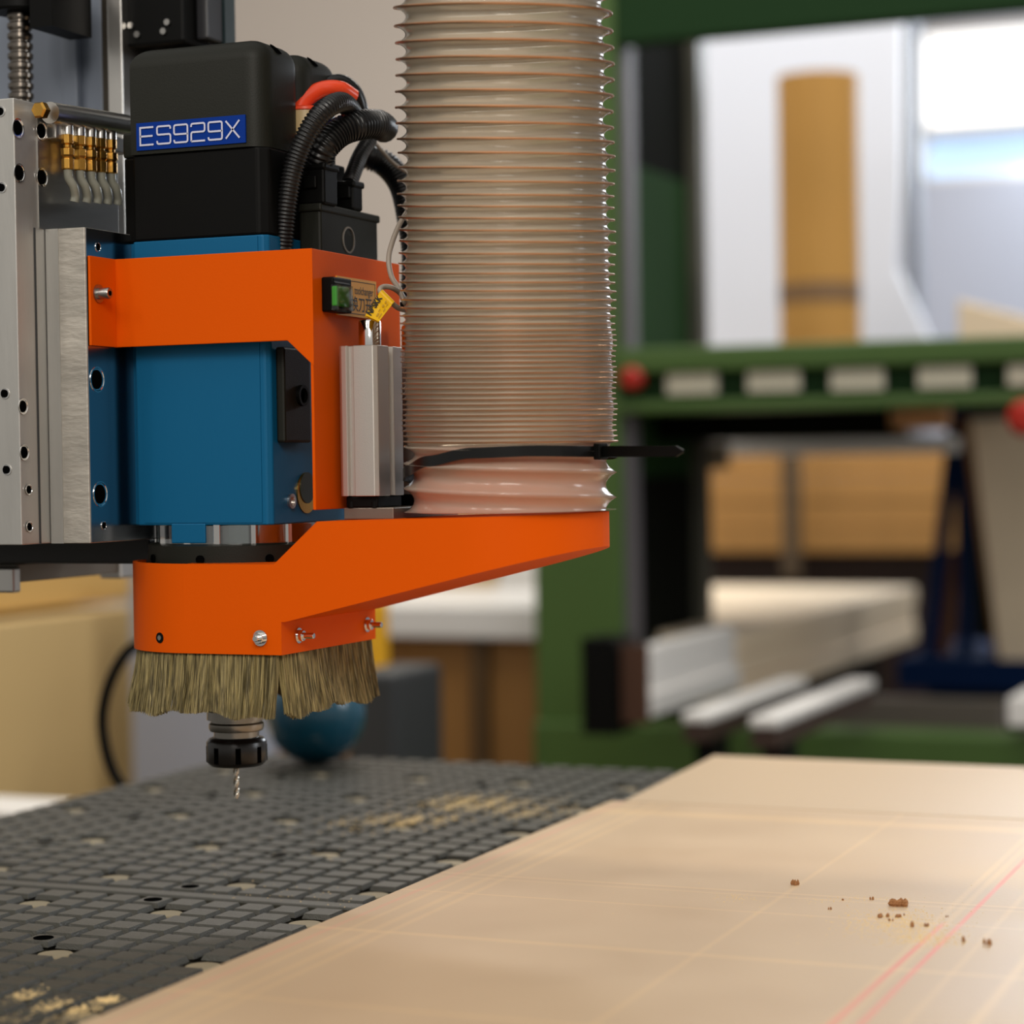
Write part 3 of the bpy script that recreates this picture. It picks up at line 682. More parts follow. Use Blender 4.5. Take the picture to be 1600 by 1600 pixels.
def Zt(t):
    t = max(0, min(len(tz)-1.0001, t)); i = int(t); fr = t-i
    i0, i1, i2, i3 = max(i-1, 0), i, i+1, min(i+2, len(tz)-1)
    if i >= NT-1: return tz[i1]+(tz[i2]-tz[i1])*fr
    a, b, c, d = tz[i0], tz[i1], tz[i2], tz[i3]
    return b+.5*fr*(c-a+fr*(2*a-5*b+4*c-d+fr*(3*(b-c)+d-a)))
hose = thing('suction_hose', 'large translucent ribbed suction hose with copper coloured wire spiral', 'hose', (HX, HY, .30))
vs = []; fs = []; SEG = 96; PER = 8
THL = PI+YAW            # left edge as seen from the front
nrow = (len(tz)-1)*PER+1
def dep(t):
    i = int(min(t, len(tz)-2)); pit = abs(tz[i]-tz[i+1]); return min(.0088, .0028+.55*max(0, pit-.004))
zbottom = .3042
for j in range(nrow+0):
    t = j/PER; f_ = t % 1.0
    for s_ in range(SEG+1):
        u = s_/SEG; th = THL+2*PI*u
        tt = t+u
        z = Zt(tt)
        # depth of the valley follows pitch
        pit = abs(Zt(tt-.5)-Zt(tt+.5)) if tt < len(tz)-1.6 else .0195
        dp = min(.0088, .0030+.62*max(0, pit-.0042))
        h = 1-abs(math.sin(PI*f_))**(.9 if pit < .006 else .72)
        if tt > NT+.2: h = 1-abs(math.sin(PI*f_))**.8; dp = .0085
        r = HR-dp*(1-h)
        if j == nrow-1 or z <= zbottom: z = max(z, zbottom)
        r += .0006*math.sin(3*th+t)
        vs.append(hpt(r, th, z))
for j in range(nrow-1):
    for s_ in range(SEG):
        a = j*(SEG+1)+s_; fs.append((a, a+1, a+SEG+2, a+SEG+1))
hm = MB(); hm.add(vs, fs)
o = hm.build('hose_wall', HOSE, hose, smooth=False)
for p_ in o.data.polygons: p_.use_smooth = True
bmh = bmesh.new(); bmh.from_mesh(o.data); bmesh.ops.remove_doubles(bmh, verts=bmh.verts, dist=1e-5); bmesh.ops.recalc_face_normals(bmh, faces=bmh.faces); bmh.to_mesh(o.data); bmh.free()
for p_ in o.data.polygons: p_.use_smooth = True
pts = []
for q in range(int((NT)*64)):
    t = q/64; th = THL+2*PI*t; r = HR+.0000+.0006*math.sin(3*th+math.floor(t))
    pts.append(hpt(r, th, Zt(t)))
MB().tube(pts, .00062, 6, rf=lambda i: .00056+.0004*min(1, max(0, (Zt(i/64)-Zt(i/64+1)-.0045)/.007))).build('wire_spiral', COPPER, hose, smooth=True)
# cable tie
tie = thing('cable_tie', 'black plastic cable tie strapped around the bottom of the hose, tail sticking out', 'cable tie', (HX, HY, .35))
def tiez(a):                       # angle from left (0) to right (180) across the front
    return 0
TR = .0792
band = []
zs_ = {}
keyp = [(-20, on(1, HY, 797, 745).z), (0, on(1, HY, 797, 741).z), (18, on(1, HY, 797, 733).z), (42, on(1, HY, 797, 719).z), (70, on(1, HY, 797, 708).z), (100, on(1, HY, 797, 706).z), (140, on(1, HY, 797, 708).z), (168, on(1, HY, 797, 709).z), (200, on(1, HY, 797, 712).z), (270, on(1, HY, 797, 725).z), (340, on(1, HY, 797, 745).z)]
def kz(a):
    for (a0_, z0q), (a1_, z1q) in zip(keyp, keyp[1:]):
        if a0_ <= a <= a1_: f_ = (a-a0_)/(a1_-a0_); f_ = f_*f_*(3-2*f_); return z0q+(z1q-z0q)*f_
    return keyp[-1][1]
vs = []; fs = []; N_ = 120; hh = .0041
for i in range(N_+1):
    a = -20+360*i/N_; th = THL+math.radians(a); z = kz(min(a, 340)); r = .0822 if 0 < a < 200 else .0815
    for rr, dz in ((r, -hh), (r, hh), (r+.0013, hh), (r+.0013, -hh)): vs.append((HX+rr*math.cos(th), HY+rr*math.sin(th), z+dz))
for i in range(N_):
    for k_ in range(4): fs.append((i*4+k_, i*4+(k_+1) % 4, (i+1)*4+(k_+1) % 4, (i+1)*4+k_))
MB().add(vs, fs).build('strap', BLACKGL, tie, smooth=True)
hp = on(1, HY-.065, 928, 711); 
th_ = THL+math.radians(143); hc = Vector((HX+.0845*math.cos(th_), HY+.0845*math.sin(th_), kz(143)))
tang = Vector((-math.sin(th_), math.cos(th_), 0)); rad = Vector((math.cos(th_), math.sin(th_), 0))
def obox(c, X, Y, Z, hx, hy, hz):
    return [c+X*sx_*hx+Y*sy_*hy+Z*sz_*hz for sz_ in (-1, 1) for sx_, sy_ in ((-1, -1), (1, -1), (1, 1), (-1, 1))]
BF = [(0, 3, 2, 1), (4, 5, 6, 7), (0, 1, 5, 4), (1, 2, 6, 5), (2, 3, 7, 6), (3, 0, 4, 7)]
MB().add(obox(hc+rad*.001, tang, rad, Vector((0, 0, 1)), .0055, .0032, .0062), BF).build('tie_head', BLACKPL, tie, bevel=.001)
# tail leaves the head and runs to the right
te = on(1, HY-.075, 1068, 705)
ts = hc+rad*.002
D = (te-ts); L_ = D.length; D.normalize(); up = Vector((0, 0, 1)); up = (up-D*up.dot(D)).normalized(); nn = D.cross(up)
tl = []
for d_, hz in ((0, .0042), (L_-.010, .0040), (L_-.008, .0040), (L_, .0007)):
    c_ = ts+D*d_+nn*0
    for sx_, sz_ in ((-1, -1), (-1, 1), (1, 1), (1, -1)): tl.append(c_+nn*.0007*sx_+up*hz*sz_)
fs = [(i*4+k_, i*4+(k_+1) % 4, (i+1)*4+(k_+1) % 4, (i+1)*4+k_) for i in range(3) for k_ in range(4)]+[(0, 1, 2, 3), (12, 15, 14, 13)]
MB().add(tl, fs).build('tail', BLACKPL, tie)
# ================================================================= CABLES around the motor
def corr(name, pts, r, label, step=.0030, mat_=BLACKPL, cat='cable', ribs=True, grp=None):
    P = resample(spline(pts, 16), step/4)
    rf = (lambda i: r*(1.0 if (i % 4) in (0, 1) else .86)) if ribs else None
    o = MB().tube(P, r, 16, rf).build(name, mat_, smooth=True)
    if ribs: 
        try: o.data.set_sharp_from_angle(angle=math.radians(60))
        except Exception: pass
    return tag(o, label, cat, grp)
def dp(d, x, y): return CC+(CF*FPX+CR*(x-800)-CU*(y-800))*(d/FPX)
RIBM = mat('black_conduit', (.010, .010, .0105), .33)
corr('corrugated_conduit', [dp(1.775, 441, 388), dp(1.77, 448, 320), dp(1.768, 460, 258), dp(1.765, 482, 205), dp(1.77, 507, 172), dp(1.79, 532, 160), dp(1.82, 548, 172), dp(1.84, 553, 190)], .0085, 'black corrugated conduit running down the right side of the motor to the bracket', mat_=RIBM)
corr('corrugated_conduit', [c1-Vector((0, 0, .002)), dp(1.793, 505, 232), dp(1.80, 530, 207), dp(1.81, 560, 196), dp(1.83, 588, 194), dp(1.86, 600, 200)], .0122, 'thick black corrugated conduit arching right from the front connector', mat_=RIBM)
corr('corrugated_conduit', [c2-Vector((0, 0, .002)), dp(1.86, 553, 268), dp(1.875, 562, 245), dp(1.89, 578, 218)], .0068, 'thin black corrugated conduit rising from the small rear connector', mat_=RIBM)
corr('corrugated_conduit', [dp(1.93, 575, 245), dp(1.93, 604, 258), dp(1.925, 628, 290), dp(1.92, 640, 340), dp(1.915, 648, 400), dp(1.91, 645, 470)], .0115, 'black corrugated conduit bending down behind the left edge of the hose', mat_=RIBM)
corr('pressure_tube', [dp(1.815, 461, 184), dp(1.82, 475, 158), dp(1.825, 500, 141), dp(1.83, 530, 139), dp(1.84, 552, 152)], .0068, 'glossy red orange tube arching over the black conduits', ribs=False, mat_=ORANGETUBE)
corr('pressure_tube', [dp(1.85, 490, 158), dp(1.85, 510, 136), dp(1.855, 532, 130), dp(1.86, 552, 145), dp(1.865, 562, 175), dp(1.87, 562, 200)], .0075, 'glossy black tube arching behind the red orange tube', ribs=False, mat_=BLACKGL)
corr('signal_cable', [dp(1.90, 585, 222), dp(1.90, 615, 255), dp(1.90, 648, 276)], .0016, 'thin grey green cable slanting down behind the hose', ribs=False, mat_=GREYCABLE)
ff = thing('air_filter', 'small beige and blue air filter with orange rings behind the conduits', 'air filter', dp(1.845, 485, 215))
ff_c = dp(1.815, 478, 214); q_ = dp(1.845, 470, 180)
MB().cyl(ff_c, .0175, .020, seg=28).build('filter_bowl', mat('filter_bowl', srgb(190, 165, 120), .3), ff, smooth=True)
MB().cyl(ff_c+Vector((.010, 0, .001)), .012, .017, seg=24).build('blue_core', mat('blue_core', srgb(30, 60, 160), .3), ff, smooth=True)
MB().lathe([(.0170, 0), (.0185, .001), (.0185, .003), (.0170, .004)], ff_c+Vector((0, 0, .019)), 32).build('upper_ring', ORANGETUBE, ff, smooth=True)
MB().lathe([(.0165, 0), (.0180, .001), (.0180, .0025), (.0165, .003)], ff_c+Vector((0, 0, -.003)), 32).build('lower_ring', ORANGETUBE, ff, smooth=True)
# grey signal cable with yellow tag
corr('signal_cable', [dp(1.80, 640, 325), dp(1.79, 622, 355), dp(1.78, 608, 398), dp(1.775, 611, 430), dp(1.765, 624, 452), dp(1.76, 632, 472), dp(1.775, 640, 480)], .0021, 'thin light grey cable hanging down beside the left edge of the hose', ribs=False, mat_=GREYCABLE)
corr('signal_cable', [dp(1.775, 636, 474), dp(1.765, 625, 458), dp(1.755, 612, 449.5), dp(1.75, 600, 448), dp(1.745, 594, 452), dp(1.745, 596, 460), dp(1.745, 608, 470), dp(1.755, 622, 481), dp(1.77, 634, 485)], .0021, 'light grey cable loop carrying the yellow tag', ribs=False, mat_=GREYCABLE)
tgd = 1.738
yt = thing('cable_tag', 'yellow folded tag with black letters clipped on the grey cable loop', 'tag', dp(tgd, 595, 480))
q0, q1, q2, q3 = dp(1.741, 595, 455), dp(1.741, 614, 474), dp(1.730, 592, 502.5), dp(1.730, 571, 492.5)
nrm = (q1-q0).cross(q3-q0).normalized()
if nrm.dot(CF) > 0: nrm = -nrm
MB().prism([q0, q1, q2, q3], -nrm*.0005).prism([q0-nrm*.004, q1-nrm*.004, q2-nrm*.002, q3-nrm*.002], -nrm*.0005).build('tag_flap', YELTAG, yt)
MB().tube([q0-nrm*.002, q1-nrm*.002], .0030, 14).build('tag_fold', YELTAG, yt, smooth=True)
dx_ = (q0-q3).normalized(); dy_ = (nrm.cross(dx_)).normalized()
text_mesh('tag_lettering', 'NBSKK', .0063, INK, yt, q3+(q2-q3)*.33+dx_*.0012+nrm*.0004, dx_, dy_, .95, .00025)
fine = MB()
for (u_, v_, lu, lv) in ((.12, .62, .14, .10), (.3, .58, .12, .05), (.52, .6, .09, .12), (.68, .62, .09, .1), (.1, .82, .2, .06), (.38, .84, .14, .06), (.6, .82, .12, .05)):
    A_ = q3+(q0-q3)*u_+(q2-q3)*v_; fine.add([A_+nrm*.0004, A_+(q0-q3)*lu+nrm*.0004, A_+(q0-q3)*lu+(q2-q3)*lv+nrm*.0004, A_+(q2-q3)*lv+nrm*.0004], [(0, 1, 2, 3)])
fine.build('small_print', mat('faded_print', srgb(190, 145, 10), .5), yt)
tb = MB().tube([dp(1.765, 627, 476), dp(1.763, 634, 474), dp(1.768, 645, 473)], .0022, 10).build('tie_knot', BLACKPL, smooth=True)
tag(tb, 'tiny black tie holding the grey cable at the hose edge', 'cable tie')
# ================================================================= LEFT PLATES
XP = -1.0083; YP = 1.4534
pl1 = thing('carriage_plate', 'tall brushed steel carriage plate at the left edge with drilled holes', 'machine plate', (XP, YP, .2834))
MB().box((-1.20, YP, .2834), (XP, 1.60, .6275)).build('plate_body', CAST, pl1, bevel=.0008)
MB().box((XP, YP+.03, .530), (XP+.0008, 1.597, .627)).build('polished_side', STEEL, pl1)
MB().box((XP, 1.4765, .2836), (XP+.0006, 1.4785, .53)).build('side_groove', DGREY, pl1)
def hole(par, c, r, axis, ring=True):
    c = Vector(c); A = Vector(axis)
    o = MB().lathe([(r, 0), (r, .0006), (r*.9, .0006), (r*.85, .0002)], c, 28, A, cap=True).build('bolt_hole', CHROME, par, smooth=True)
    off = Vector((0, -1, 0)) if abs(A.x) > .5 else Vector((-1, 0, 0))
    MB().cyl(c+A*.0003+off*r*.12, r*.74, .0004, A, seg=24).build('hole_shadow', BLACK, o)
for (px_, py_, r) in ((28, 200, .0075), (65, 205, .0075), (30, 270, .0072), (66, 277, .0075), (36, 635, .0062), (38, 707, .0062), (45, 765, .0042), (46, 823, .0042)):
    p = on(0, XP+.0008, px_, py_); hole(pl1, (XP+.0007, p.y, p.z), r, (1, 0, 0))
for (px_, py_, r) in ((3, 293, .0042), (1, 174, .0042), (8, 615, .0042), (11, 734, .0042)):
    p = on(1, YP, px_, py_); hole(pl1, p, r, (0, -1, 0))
bk = thing('spacer_block', 'rough milled light metal block between the carriage plate and the blue spindle', 'machine block', (-.99, 1.4924, .2828))
MB().box((XP+.0008, 1.4924, .2832), (-.972, 1.60, .530)).build('block_body', MILLED, bk, bevel=.0008)
MB().box((-.972, 1.4935, .284), (-.9714, 1.60, .5295)).build('polished_side', mat('polished_side', (.42, .43, .45), .2, metal=1), bk)
MB().box((XP+.0008, 1.4916, .2832), (-.996, 1.4925, .530)).build('front_strip', CAST, bk)
for (px_, py_, r) in ((152, 593, .0102), (157, 772, .0102), (153, 386, .0038), (162, 821, .0035)):
    p = on(0, -.9714, px_, py_); hole(bk, (-.9715, p.y, p.z), r, (1, 0, 0))
# lubrication manifold with brass fittings
mf = thing('lubrication_manifold', 'grey metal lubrication block with a brass plug beside the row of brass fittings', 'manifold', (XP, 1.51, .62))
a_, b_ = on(0, XP+.012, 78, 176), on(0, XP+.012, 196, 195)
MB().tube([a_, b_], .0085, 20).build('manifold_bar', ALU, mf, smooth=True)
MB().lathe([(.0068, 0), (.0068, .006), (.0055, .008)], a_+Vector((0, -.009, 0)), 6, (0, -1, 0)).build('brass_plug', BRASS, mf)
MB().box((XP, 1.495, .601), (XP+.010, 1.60, .614)).build('mounting_rail', ALU, mf, bevel=.001)
ff_y = [103, 122, 139, 155, 171]
names = ['nearest the camera, leftmost of the five', 'second from the left of the five', 'middle one of the five', 'second from the motor side of the five', 'closest to the black motor, last of the five']
for i, px_ in enumerate(ff_y):
    top = on(0, XP+.010, px_, 187+i*2.2); y = top.y; x = XP+.011
    t = thing('brass_fitting', 'brass hose fitting with grey elbow, '+names[i], 'pipe fitting', (x, y, .60), group='brass fittings on the manifold')
    zt = top.z
    MB().lathe([(.0048, -.012), (.0048, 0), (.004, .004)], (x, y, zt), 16).build('upper_sleeve', ALU, t, smooth=True)
    prof = [(.0030, -.040), (.0052, -.039), (.0052, -.031), (.0040, -.030), (.0056, -.028), (.0056, -.023), (.0034, -.022), (.0034, -.020), (.0050, -.019), (.0050, -.012)]
    MB().lathe(prof, (x, y, zt), 6 if i % 2 else 8).build('brass_body', BRASS, t, bevel=.0003)
    e_ = spline([(x, y, zt-.039), (x, y+.001, zt-.046), (x+.002, y+.004, zt-.052), (x+.001, y+.008, zt-.059), (x, y+.008, zt-.064)], 6)
    MB().tube(e_, .0036, 12).build('elbow_tube', mat('clear_grey_tube', srgb(140, 140, 128), .25), t, smooth=True) if i == 0 else MB().tube(e_, .0036, 12).build('elbow_tube', bpy.data.materials['clear_grey_tube'], t, smooth=True)
# ---------------------------------------------------------------- z axis column, ball screw, servo
col = thing('axis_column', 'blue grey painted vertical machine column with guide rail behind the carriage', 'machine column', (-1.15, 1.66, .28))
q = lambda px_, Y: on(1, Y, px_, 100).x
MB().box((-1.45, 1.70, .28), (q(160, 1.70), 1.78, 1.1)).build('column_body', GREYCOL, col, bevel=.002)
MB().box((q(100, 1.695), 1.69, .28), (q(125, 1.695), 1.70, 1.1)).build('column_rib', GREYCOL, col, bevel=.002)
MB().box((q(160, 1.68), 1.68, .28), (q(178, 1.68), 1.70, 1.1)).build('guide_rail', mat('brown_rail', srgb(60, 54, 46), .4, metal=.5), col)
MB().box((q(178, 1.68), 1.67, .28), (q(191, 1.67), 1.76, 1.1)).build('bright_rail', ALU, col, bevel=.001)
MB().box((q(191, 1.7), 1.70, .28), (q(214, 1.70), 1.76, .69)).build('column_flange', GREYMET, col)
bs = thing('ball_screw', 'vertical threaded steel ball screw with black nut at the upper left', 'ball screw', (-1.113, 1.62, .62))
sc0 = on(1, 1.62, 33, 150); sc1 = on(1, 1.62, 33, 0)
prof = []
z = .60; kk = 0
while z < .80: prof += [(.0108, z), (.0108, z+.0032), (.0088, z+.0046), (.0088, z+.006)]; z += .0085
MB().lathe(prof, (sc0.x, 1.62, 0), 32).build('screw_shaft', mat('screw_steel', (.17, .15, .13), .25, metal=1), bs, smooth=True)
zt = on(1, 1.6, 30, 12).z
MB().cyl((sc0.x, 1.62, zt), .024, .05, seg=32, ch=.002).build('screw_nut', BLACKPL, bs, smooth=True)
MB().box((sc0.x+.024, 1.60, zt-.018), (sc0.x+.046, 1.66, zt+.03)).build('nut_bracket', BLACKPL, bs)
sm = thing('servo_motor', 'black servo motor hanging above the milling spindle at the top', 'motor', (-1.0, 1.68, .705))
sv0, sv1 = on(1, 1.68, 190, 72), on(1, 1.68, 288, 66); s2_ = on(0, sv1.x+.012, 366, 40)
MB().box((sv0.x, 1.68, .7065), (sv1.x, s2_.y-.004, .86)).build('motor_body', BLACKPL, sm, bevel=.003)

MB().box((sv1.x, 1.70, .712), (sv1.x+.012, s2_.y-.02, .86)).build('side_cover', mat('servo_grey', (.022, .022, .025), .35), sm, bevel=.002)
MB().box((sv1.x+.004, s2_.y-.018, .709), (sv1.x+.013, s2_.y, .86)).build('end_plate', mat('servo_teal', srgb(35, 50, 52), .4), sm)
for px_, py_ in ((205, 40), (262, 35), (215, 54), (256, 49)):
    p = on(1, 1.68, px_, py_); MB().cyl(p, .0028, .002, (0, -1, 0), seg=14).build('cover_screw', STEEL, sm)
MB().cyl(((sv0.x+sv1.x)/2+.005, 1.74, .665), .026, .042, seg=28).build('motor_neck', BLACKPL, sm)
# lower rail unit
lr = thing('linear_guide', 'dark linear guide block hanging under the carriage plate', 'linear guide', (-1.1, 1.6, .25))
MB().box((-1.45, 1.60, .262), (-.985, 1.70, .2830)).build('guide_block', DGREY, lr, bevel=.002)
MB().box((-.985, 1.62, .245), (-.965, 1.66, .282)).build('end_stop', SATIN, lr)
ar = thing('support_bar', 'grey metal bar with pale end caps running under the carriage', 'metal bar', (-1.13, 1.7, .23))
XR = -1.13
e0, e1 = on(0, XR, 30, 905), on(0, XR, 195, 893)
MB().box((XR-.05, e0.y, .2445), (XR, e1.y, .2605)).build('bar', GREYMET, ar, bevel=.001)
f0 = on(1, e0.y-.01, 0, 905)
MB().box((f0.x-.1, e0.y-.012, .236), (XR+.002, e0.y, .258)).build('near_end_cap', ALU, ar, bevel=.002)
MB().box((XR-.02, e1.y-.012, .2395), (XR+.003, e1.y+.012, .262)).build('far_end_cap', ALU, ar, bevel=.002)
# added gantry, unseen overhead, placed to cast the shadow edge on the board
gt = thing('unseen_gantry_beam', 'added unseen grey gantry beam high above the table, shading the board', 'gantry', (-1.2, 1.8, .86))
MB().box((-1.9, 1.80, .95), (1.46, 2.08, 1.30)).build('beam', GREYCOL, gt, bevel=.01)
for gx in (-1.9, 1.32): MB().box((gx, 1.82, FZ), (gx+.14, 2.06, .95)).build('gantry_leg', GREYCOL, gt, bevel=.01)
MB().box((-1.40, 1.775, .90), (-1.05, 1.80, 1.12)).build('column_clamp', GREYCOL, gt)
# ================================================================= BLUE KNOB, HOOP, LEFT BACKGROUND
bc = on(2, .045, 493, 1125)
bl = thing('blue_float_ball', 'glossy dark blue ball standing on the far edge of the black grid table', 'ball', (-1.236, 2.36, TT))
R_ = .0610; prof = []
for i in range(25):
    a = -PI/2+PI*i/24; prof.append((max(.0005, R_*math.cos(a)), R_+R_*math.sin(a)*1.0))
prof = [p for p in prof if p[1] > .0012]
bcx = on(1, 2.41, 493, 1135).x
MB().lathe([(.006, 0)]+prof[:], (bcx, 2.41, TT), 48).build('ball_shell', mat('dark_blue_gloss', (.004, .080, .135), .22, coat=.4), bl, smooth=True)
hp_ = [dp(2.85, 222, 1003), dp(2.85, 196, 1022), dp(2.85, 172, 1065), dp(2.85, 160, 1115), dp(2.85, 163, 1160), dp(2.85, 176, 1205), dp(2.85, 200, 1250), dp(2.85, 215, 1330)]
o = MB().tube(spline(hp_, 10), .0072, 14).build('hanging_cable', BLACKPL, smooth=True)
tag(o, 'thick black cable curving down behind the table at the left', 'cable')
XS = -2.35
def bz(px_, py_, X=XS): return on(0, X, px_, py_)
a_ = bz(0, 972); b_ = bz(204, 948)
o = thing('board_stack', 'big stack of pale yellowish boards behind the table at the left', 'boards', (XS, 3.5, FZ))
y1_ = on(0, XS, 206, 1000).y
MB().box((-4.2, 2.2, FZ), (XS, y1_, a_.z-.0)).build('stack_body', BEIGE, o, bevel=.004)
t2 = on(0, XS-.35, 100, 918)
MB().box((-4.2, 2.2, a_.z+.012), (XS-.03, y1_+.3, a_.z+.12)).build('top_sheet', mat('yellow_board', srgb(205, 163, 92), .6), o, bevel=.004)
o = MB().box((-2.12, 2.65, FZ), (-1.50, 2.8, -.145)).build('white_ledge', WHITEM); tag(o, 'white ledge behind the left edge of the grid table', 'ledge')
o = MB().box((on(1, 3.6, 207, 1100).x, 3.6, FZ), (on(1, 3.6, 372, 1100).x, 3.75, on(1, 3.6, 300, 895).z)).build('grey_cabinet', mat('grey_cabinet', srgb(165, 171, 188), .5)); tag(o, 'plain blue grey cabinet behind the spindle and drill', 'cabinet')
o = MB().box((on(1, 3.3, 540, 1100).x, 3.3, FZ), (on(1, 3.3, 615, 1100).x, 3.5, on(1, 3.3, 600, 1052).z)).build('waste_bin', DGREY, bevel=.01); tag(o, 'dark charcoal bin behind the blue ball', 'bin')
ybn = on(1, 3.5, 585, 1000)
o = thing('yellow_canister', 'bright yellow canister just right of the bristle skirt in the background', 'canister', (ybn.x, 3.6, FZ))
MB().cyl((on(1, 3.6, 578, 1000).x, 3.6, FZ), .034, on(1, 3.6, 600, 935).z-FZ, seg=32, ch=.01).build('canister_body', YEL, o, smooth=True)
MB().cyl((on(1, 3.6, 578, 1000).x, 3.6, on(1, 3.6, 600, 935).z), .012, .02, seg=20).build('cap', YEL, o, smooth=True)
# bench
be = thing('work_bench', 'workbench with thick white top behind the orange arm, left of the green machine', 'bench', (-1.9, 4.3, FZ))
bl0, bl1 = on(1, 4.3, 560, 995), on(1, 4.3, 842, 992)
ztop = on(1, 4.3, 700, 947).z; cx0_ = on(1, 4.2, 834, 900).x
MB().box((bl0.x-.3, 4.3, bl0.z), (cx0_-.01, 5.2, ztop)).build('bench_top', WHITEM, be, bevel=.006)
MB().box((bl0.x-.25, 4.34, FZ), (cx0_-.03, 5.15, bl0.z)).build('bench_cabinet', BROWN, be)
MB().box((on(1, 4.32, 735, 1100).x, 4.32, FZ), (on(1, 4.32, 762, 1100).x, 4.34, bl0.z)).build('cabinet_edge', mat('dark_brown', srgb(80, 56, 22), .6), be)
o = MB().box((on(1, 5.0, 560, 900).x, 5.0, ztop), (on(1, 5.0, 775, 900).x, 5.1, on(1, 5, 700, 740).z)).build('beige_board', BEIGE); tag(o, 'pale beige board standing on the white bench top', 'board')
o = MB().box((on(1, 5.0, 778, 900).x, 5.0, ztop), (on(1, 5.0, 850, 900).x, 5.1, on(1, 5, 820, 760).z)).build('white_board', WHITEM); tag(o, 'white board standing on the bench beside the green column', 'board')
# ================================================================= GREEN MACHINE
YG = 4.2
gm = thing('green_panel_machine', 'large green painted machine frame with column and beams at the right background', 'machine', (-1.5, YG, FZ))
cx0, cx1 = on(1, YG, 834, 900).x, on(1, YG, 986, 900).x
colback = on(0, cx1, 1100, 400).y
zt_ = on(1, YG, 1200, -60).z
MB().box((cx0, YG, FZ), (cx1-.02, YG+.12, zt_)).build('column', GREEN, gm, bevel=.006)
MB().box((cx1-.02, YG+.02, on(0, cx1, 1000, 1010).z), (cx1-.002, YG+.07, zt_)).build('column_guide', mat('guide_grey', srgb(92, 88, 92), .6), gm)
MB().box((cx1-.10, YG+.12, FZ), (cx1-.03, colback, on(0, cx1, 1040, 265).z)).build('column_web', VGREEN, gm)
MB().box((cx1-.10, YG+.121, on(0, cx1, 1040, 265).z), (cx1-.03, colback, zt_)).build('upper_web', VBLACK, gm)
MB().box((cx1-.029, YG+.14, on(0, cx1, 1040, 1000).z), (cx1-.02, colback-.05, on(0, cx1, 1040, 745).z)).build('shade_panel', VBLACK, gm)  # thin black panel painting the unlit inside of the column
MB().box((cx1-.03, colback-.02, FZ), (cx1+.0, colback+.03, zt_)).build('rear_post', mat('grey_green_post', srgb(80, 78, 68), .5), gm)
gr_ = on(1, YG, 1700, 560).x
zt0, zt1, zt2, zt3 = on(1, YG, 1200, 538).z, on(1, YG, 1200, 577).z, on(1, YG, 1200, 622).z, on(1, YG, 1200, 640).z
MB().box((cx1-.02, YG-.02, zt1), (gr_, YG+.14, zt0)).build('middle_beam', GREEN, gm, bevel=.006)
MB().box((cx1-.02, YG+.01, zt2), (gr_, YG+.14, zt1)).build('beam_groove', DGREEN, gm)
MB().box((cx1-.02, YG-.01, zt3), (gr_, YG+.14, zt2)).build('beam_lip', GREEN, gm, bevel=.004)
tb0 = on(1, YG, 1200, 49).z
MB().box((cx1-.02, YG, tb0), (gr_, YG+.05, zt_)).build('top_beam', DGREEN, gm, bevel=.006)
MB().box((cx0, YG-.02, FZ), (gr_, YG+.10, on(1, YG, 1200, 1138).z)).build('base_beam', GREEN, gm, bevel=.006)
MB().box((cx1-.02, YG+.14, zt1+.02), (gr_, 6.1, zt0-.004)).build('deck', mat('dark_deck', srgb(70, 64, 50), .6), gm)
TAGM = mat('white_tag', srgb(205, 200, 180), .5)
where = ['nearest the red marker', 'second from the red marker', 'middle one, below the brown tube', 'fourth from the red marker', 'at the right edge of the photo']
for i, (a, b, yt_, yb2) in enumerate(((1042, 1120, 581, 617), (1168, 1250, 577, 613), (1298, 1381, 574, 611), (1434, 1518, 570, 607), (1574, 1660, 567, 603))):
    p0, p1 = on(1, YG, a, yb2), on(1, YG, b, yt_)
    o = MB().box((p0.x, YG-.004, p0.z), (p1.x, YG+.010, p1.z)).build('white_tag', TAGM, bevel=.003)
    tag(o, 'blurred white rectangle on the green beam, '+where[i], 'tag', 'white rectangles along the green beam')
p = on(1, YG, 993, 591)
kb = thing('red_marker', 'round red marker on the green beam beside the hose', 'marker', (p.x, YG, p.z))
MB().lathe([(.016, 0), (.016, .016), (.022, .018), (.022, .038), (.015, .044)], p+Vector((0, .012, 0)), 28, (0, -1, 0)).build('marker_cap', RED, kb, smooth=True)
p0 = on(1, YG-.03, 1606, 645)
o = MB().lathe([(.018, 0), (.034, .006), (.034, .055), (.02, .07)], p0+Vector((0, .03, -.01)), 28, (0, -1, 0)).build('red_lamp', RED, smooth=True); tag(o, 'dark red round lamp at the right edge under the green beam', 'lamp')
# tube on the deck
zdk = zt0-.004
tbY = 5.3; c0, c1_ = on(1, tbY, 1240, 500), on(1, tbY, 1369, 500)
tr_ = (c1_.x-c0.x)/2*.955; tcx = (c0.x+c1_.x)/2-.035; th = on(1, tbY, 1300, 118).z
tu = thing('cardboard_tube', 'tall brown cardboard tube standing upright behind the green beam', 'tube', (tcx, tbY, zdk))
MB().lathe([(tr_*.92, 0), (tr_, 0), (tr_, th-zdk), (tr_*.92, th-zdk), (tr_*.92, th-zdk-.3)], (tcx, tbY, zdk), 48, cap=False).build('tube_wall', CARD, tu, smooth=True)
zb1, zb2 = on(1, tbY-.1, 1300, 470).z, on(1, tbY-.1, 1300, 438).z
MB().lathe([(tr_+.002, 0), (tr_+.002, zb2-zb1)], (tcx, tbY, zb1), 48, cap=False).build('strap_band', mat('brown_strap', srgb(130, 100, 68), .6), tu, smooth=True)
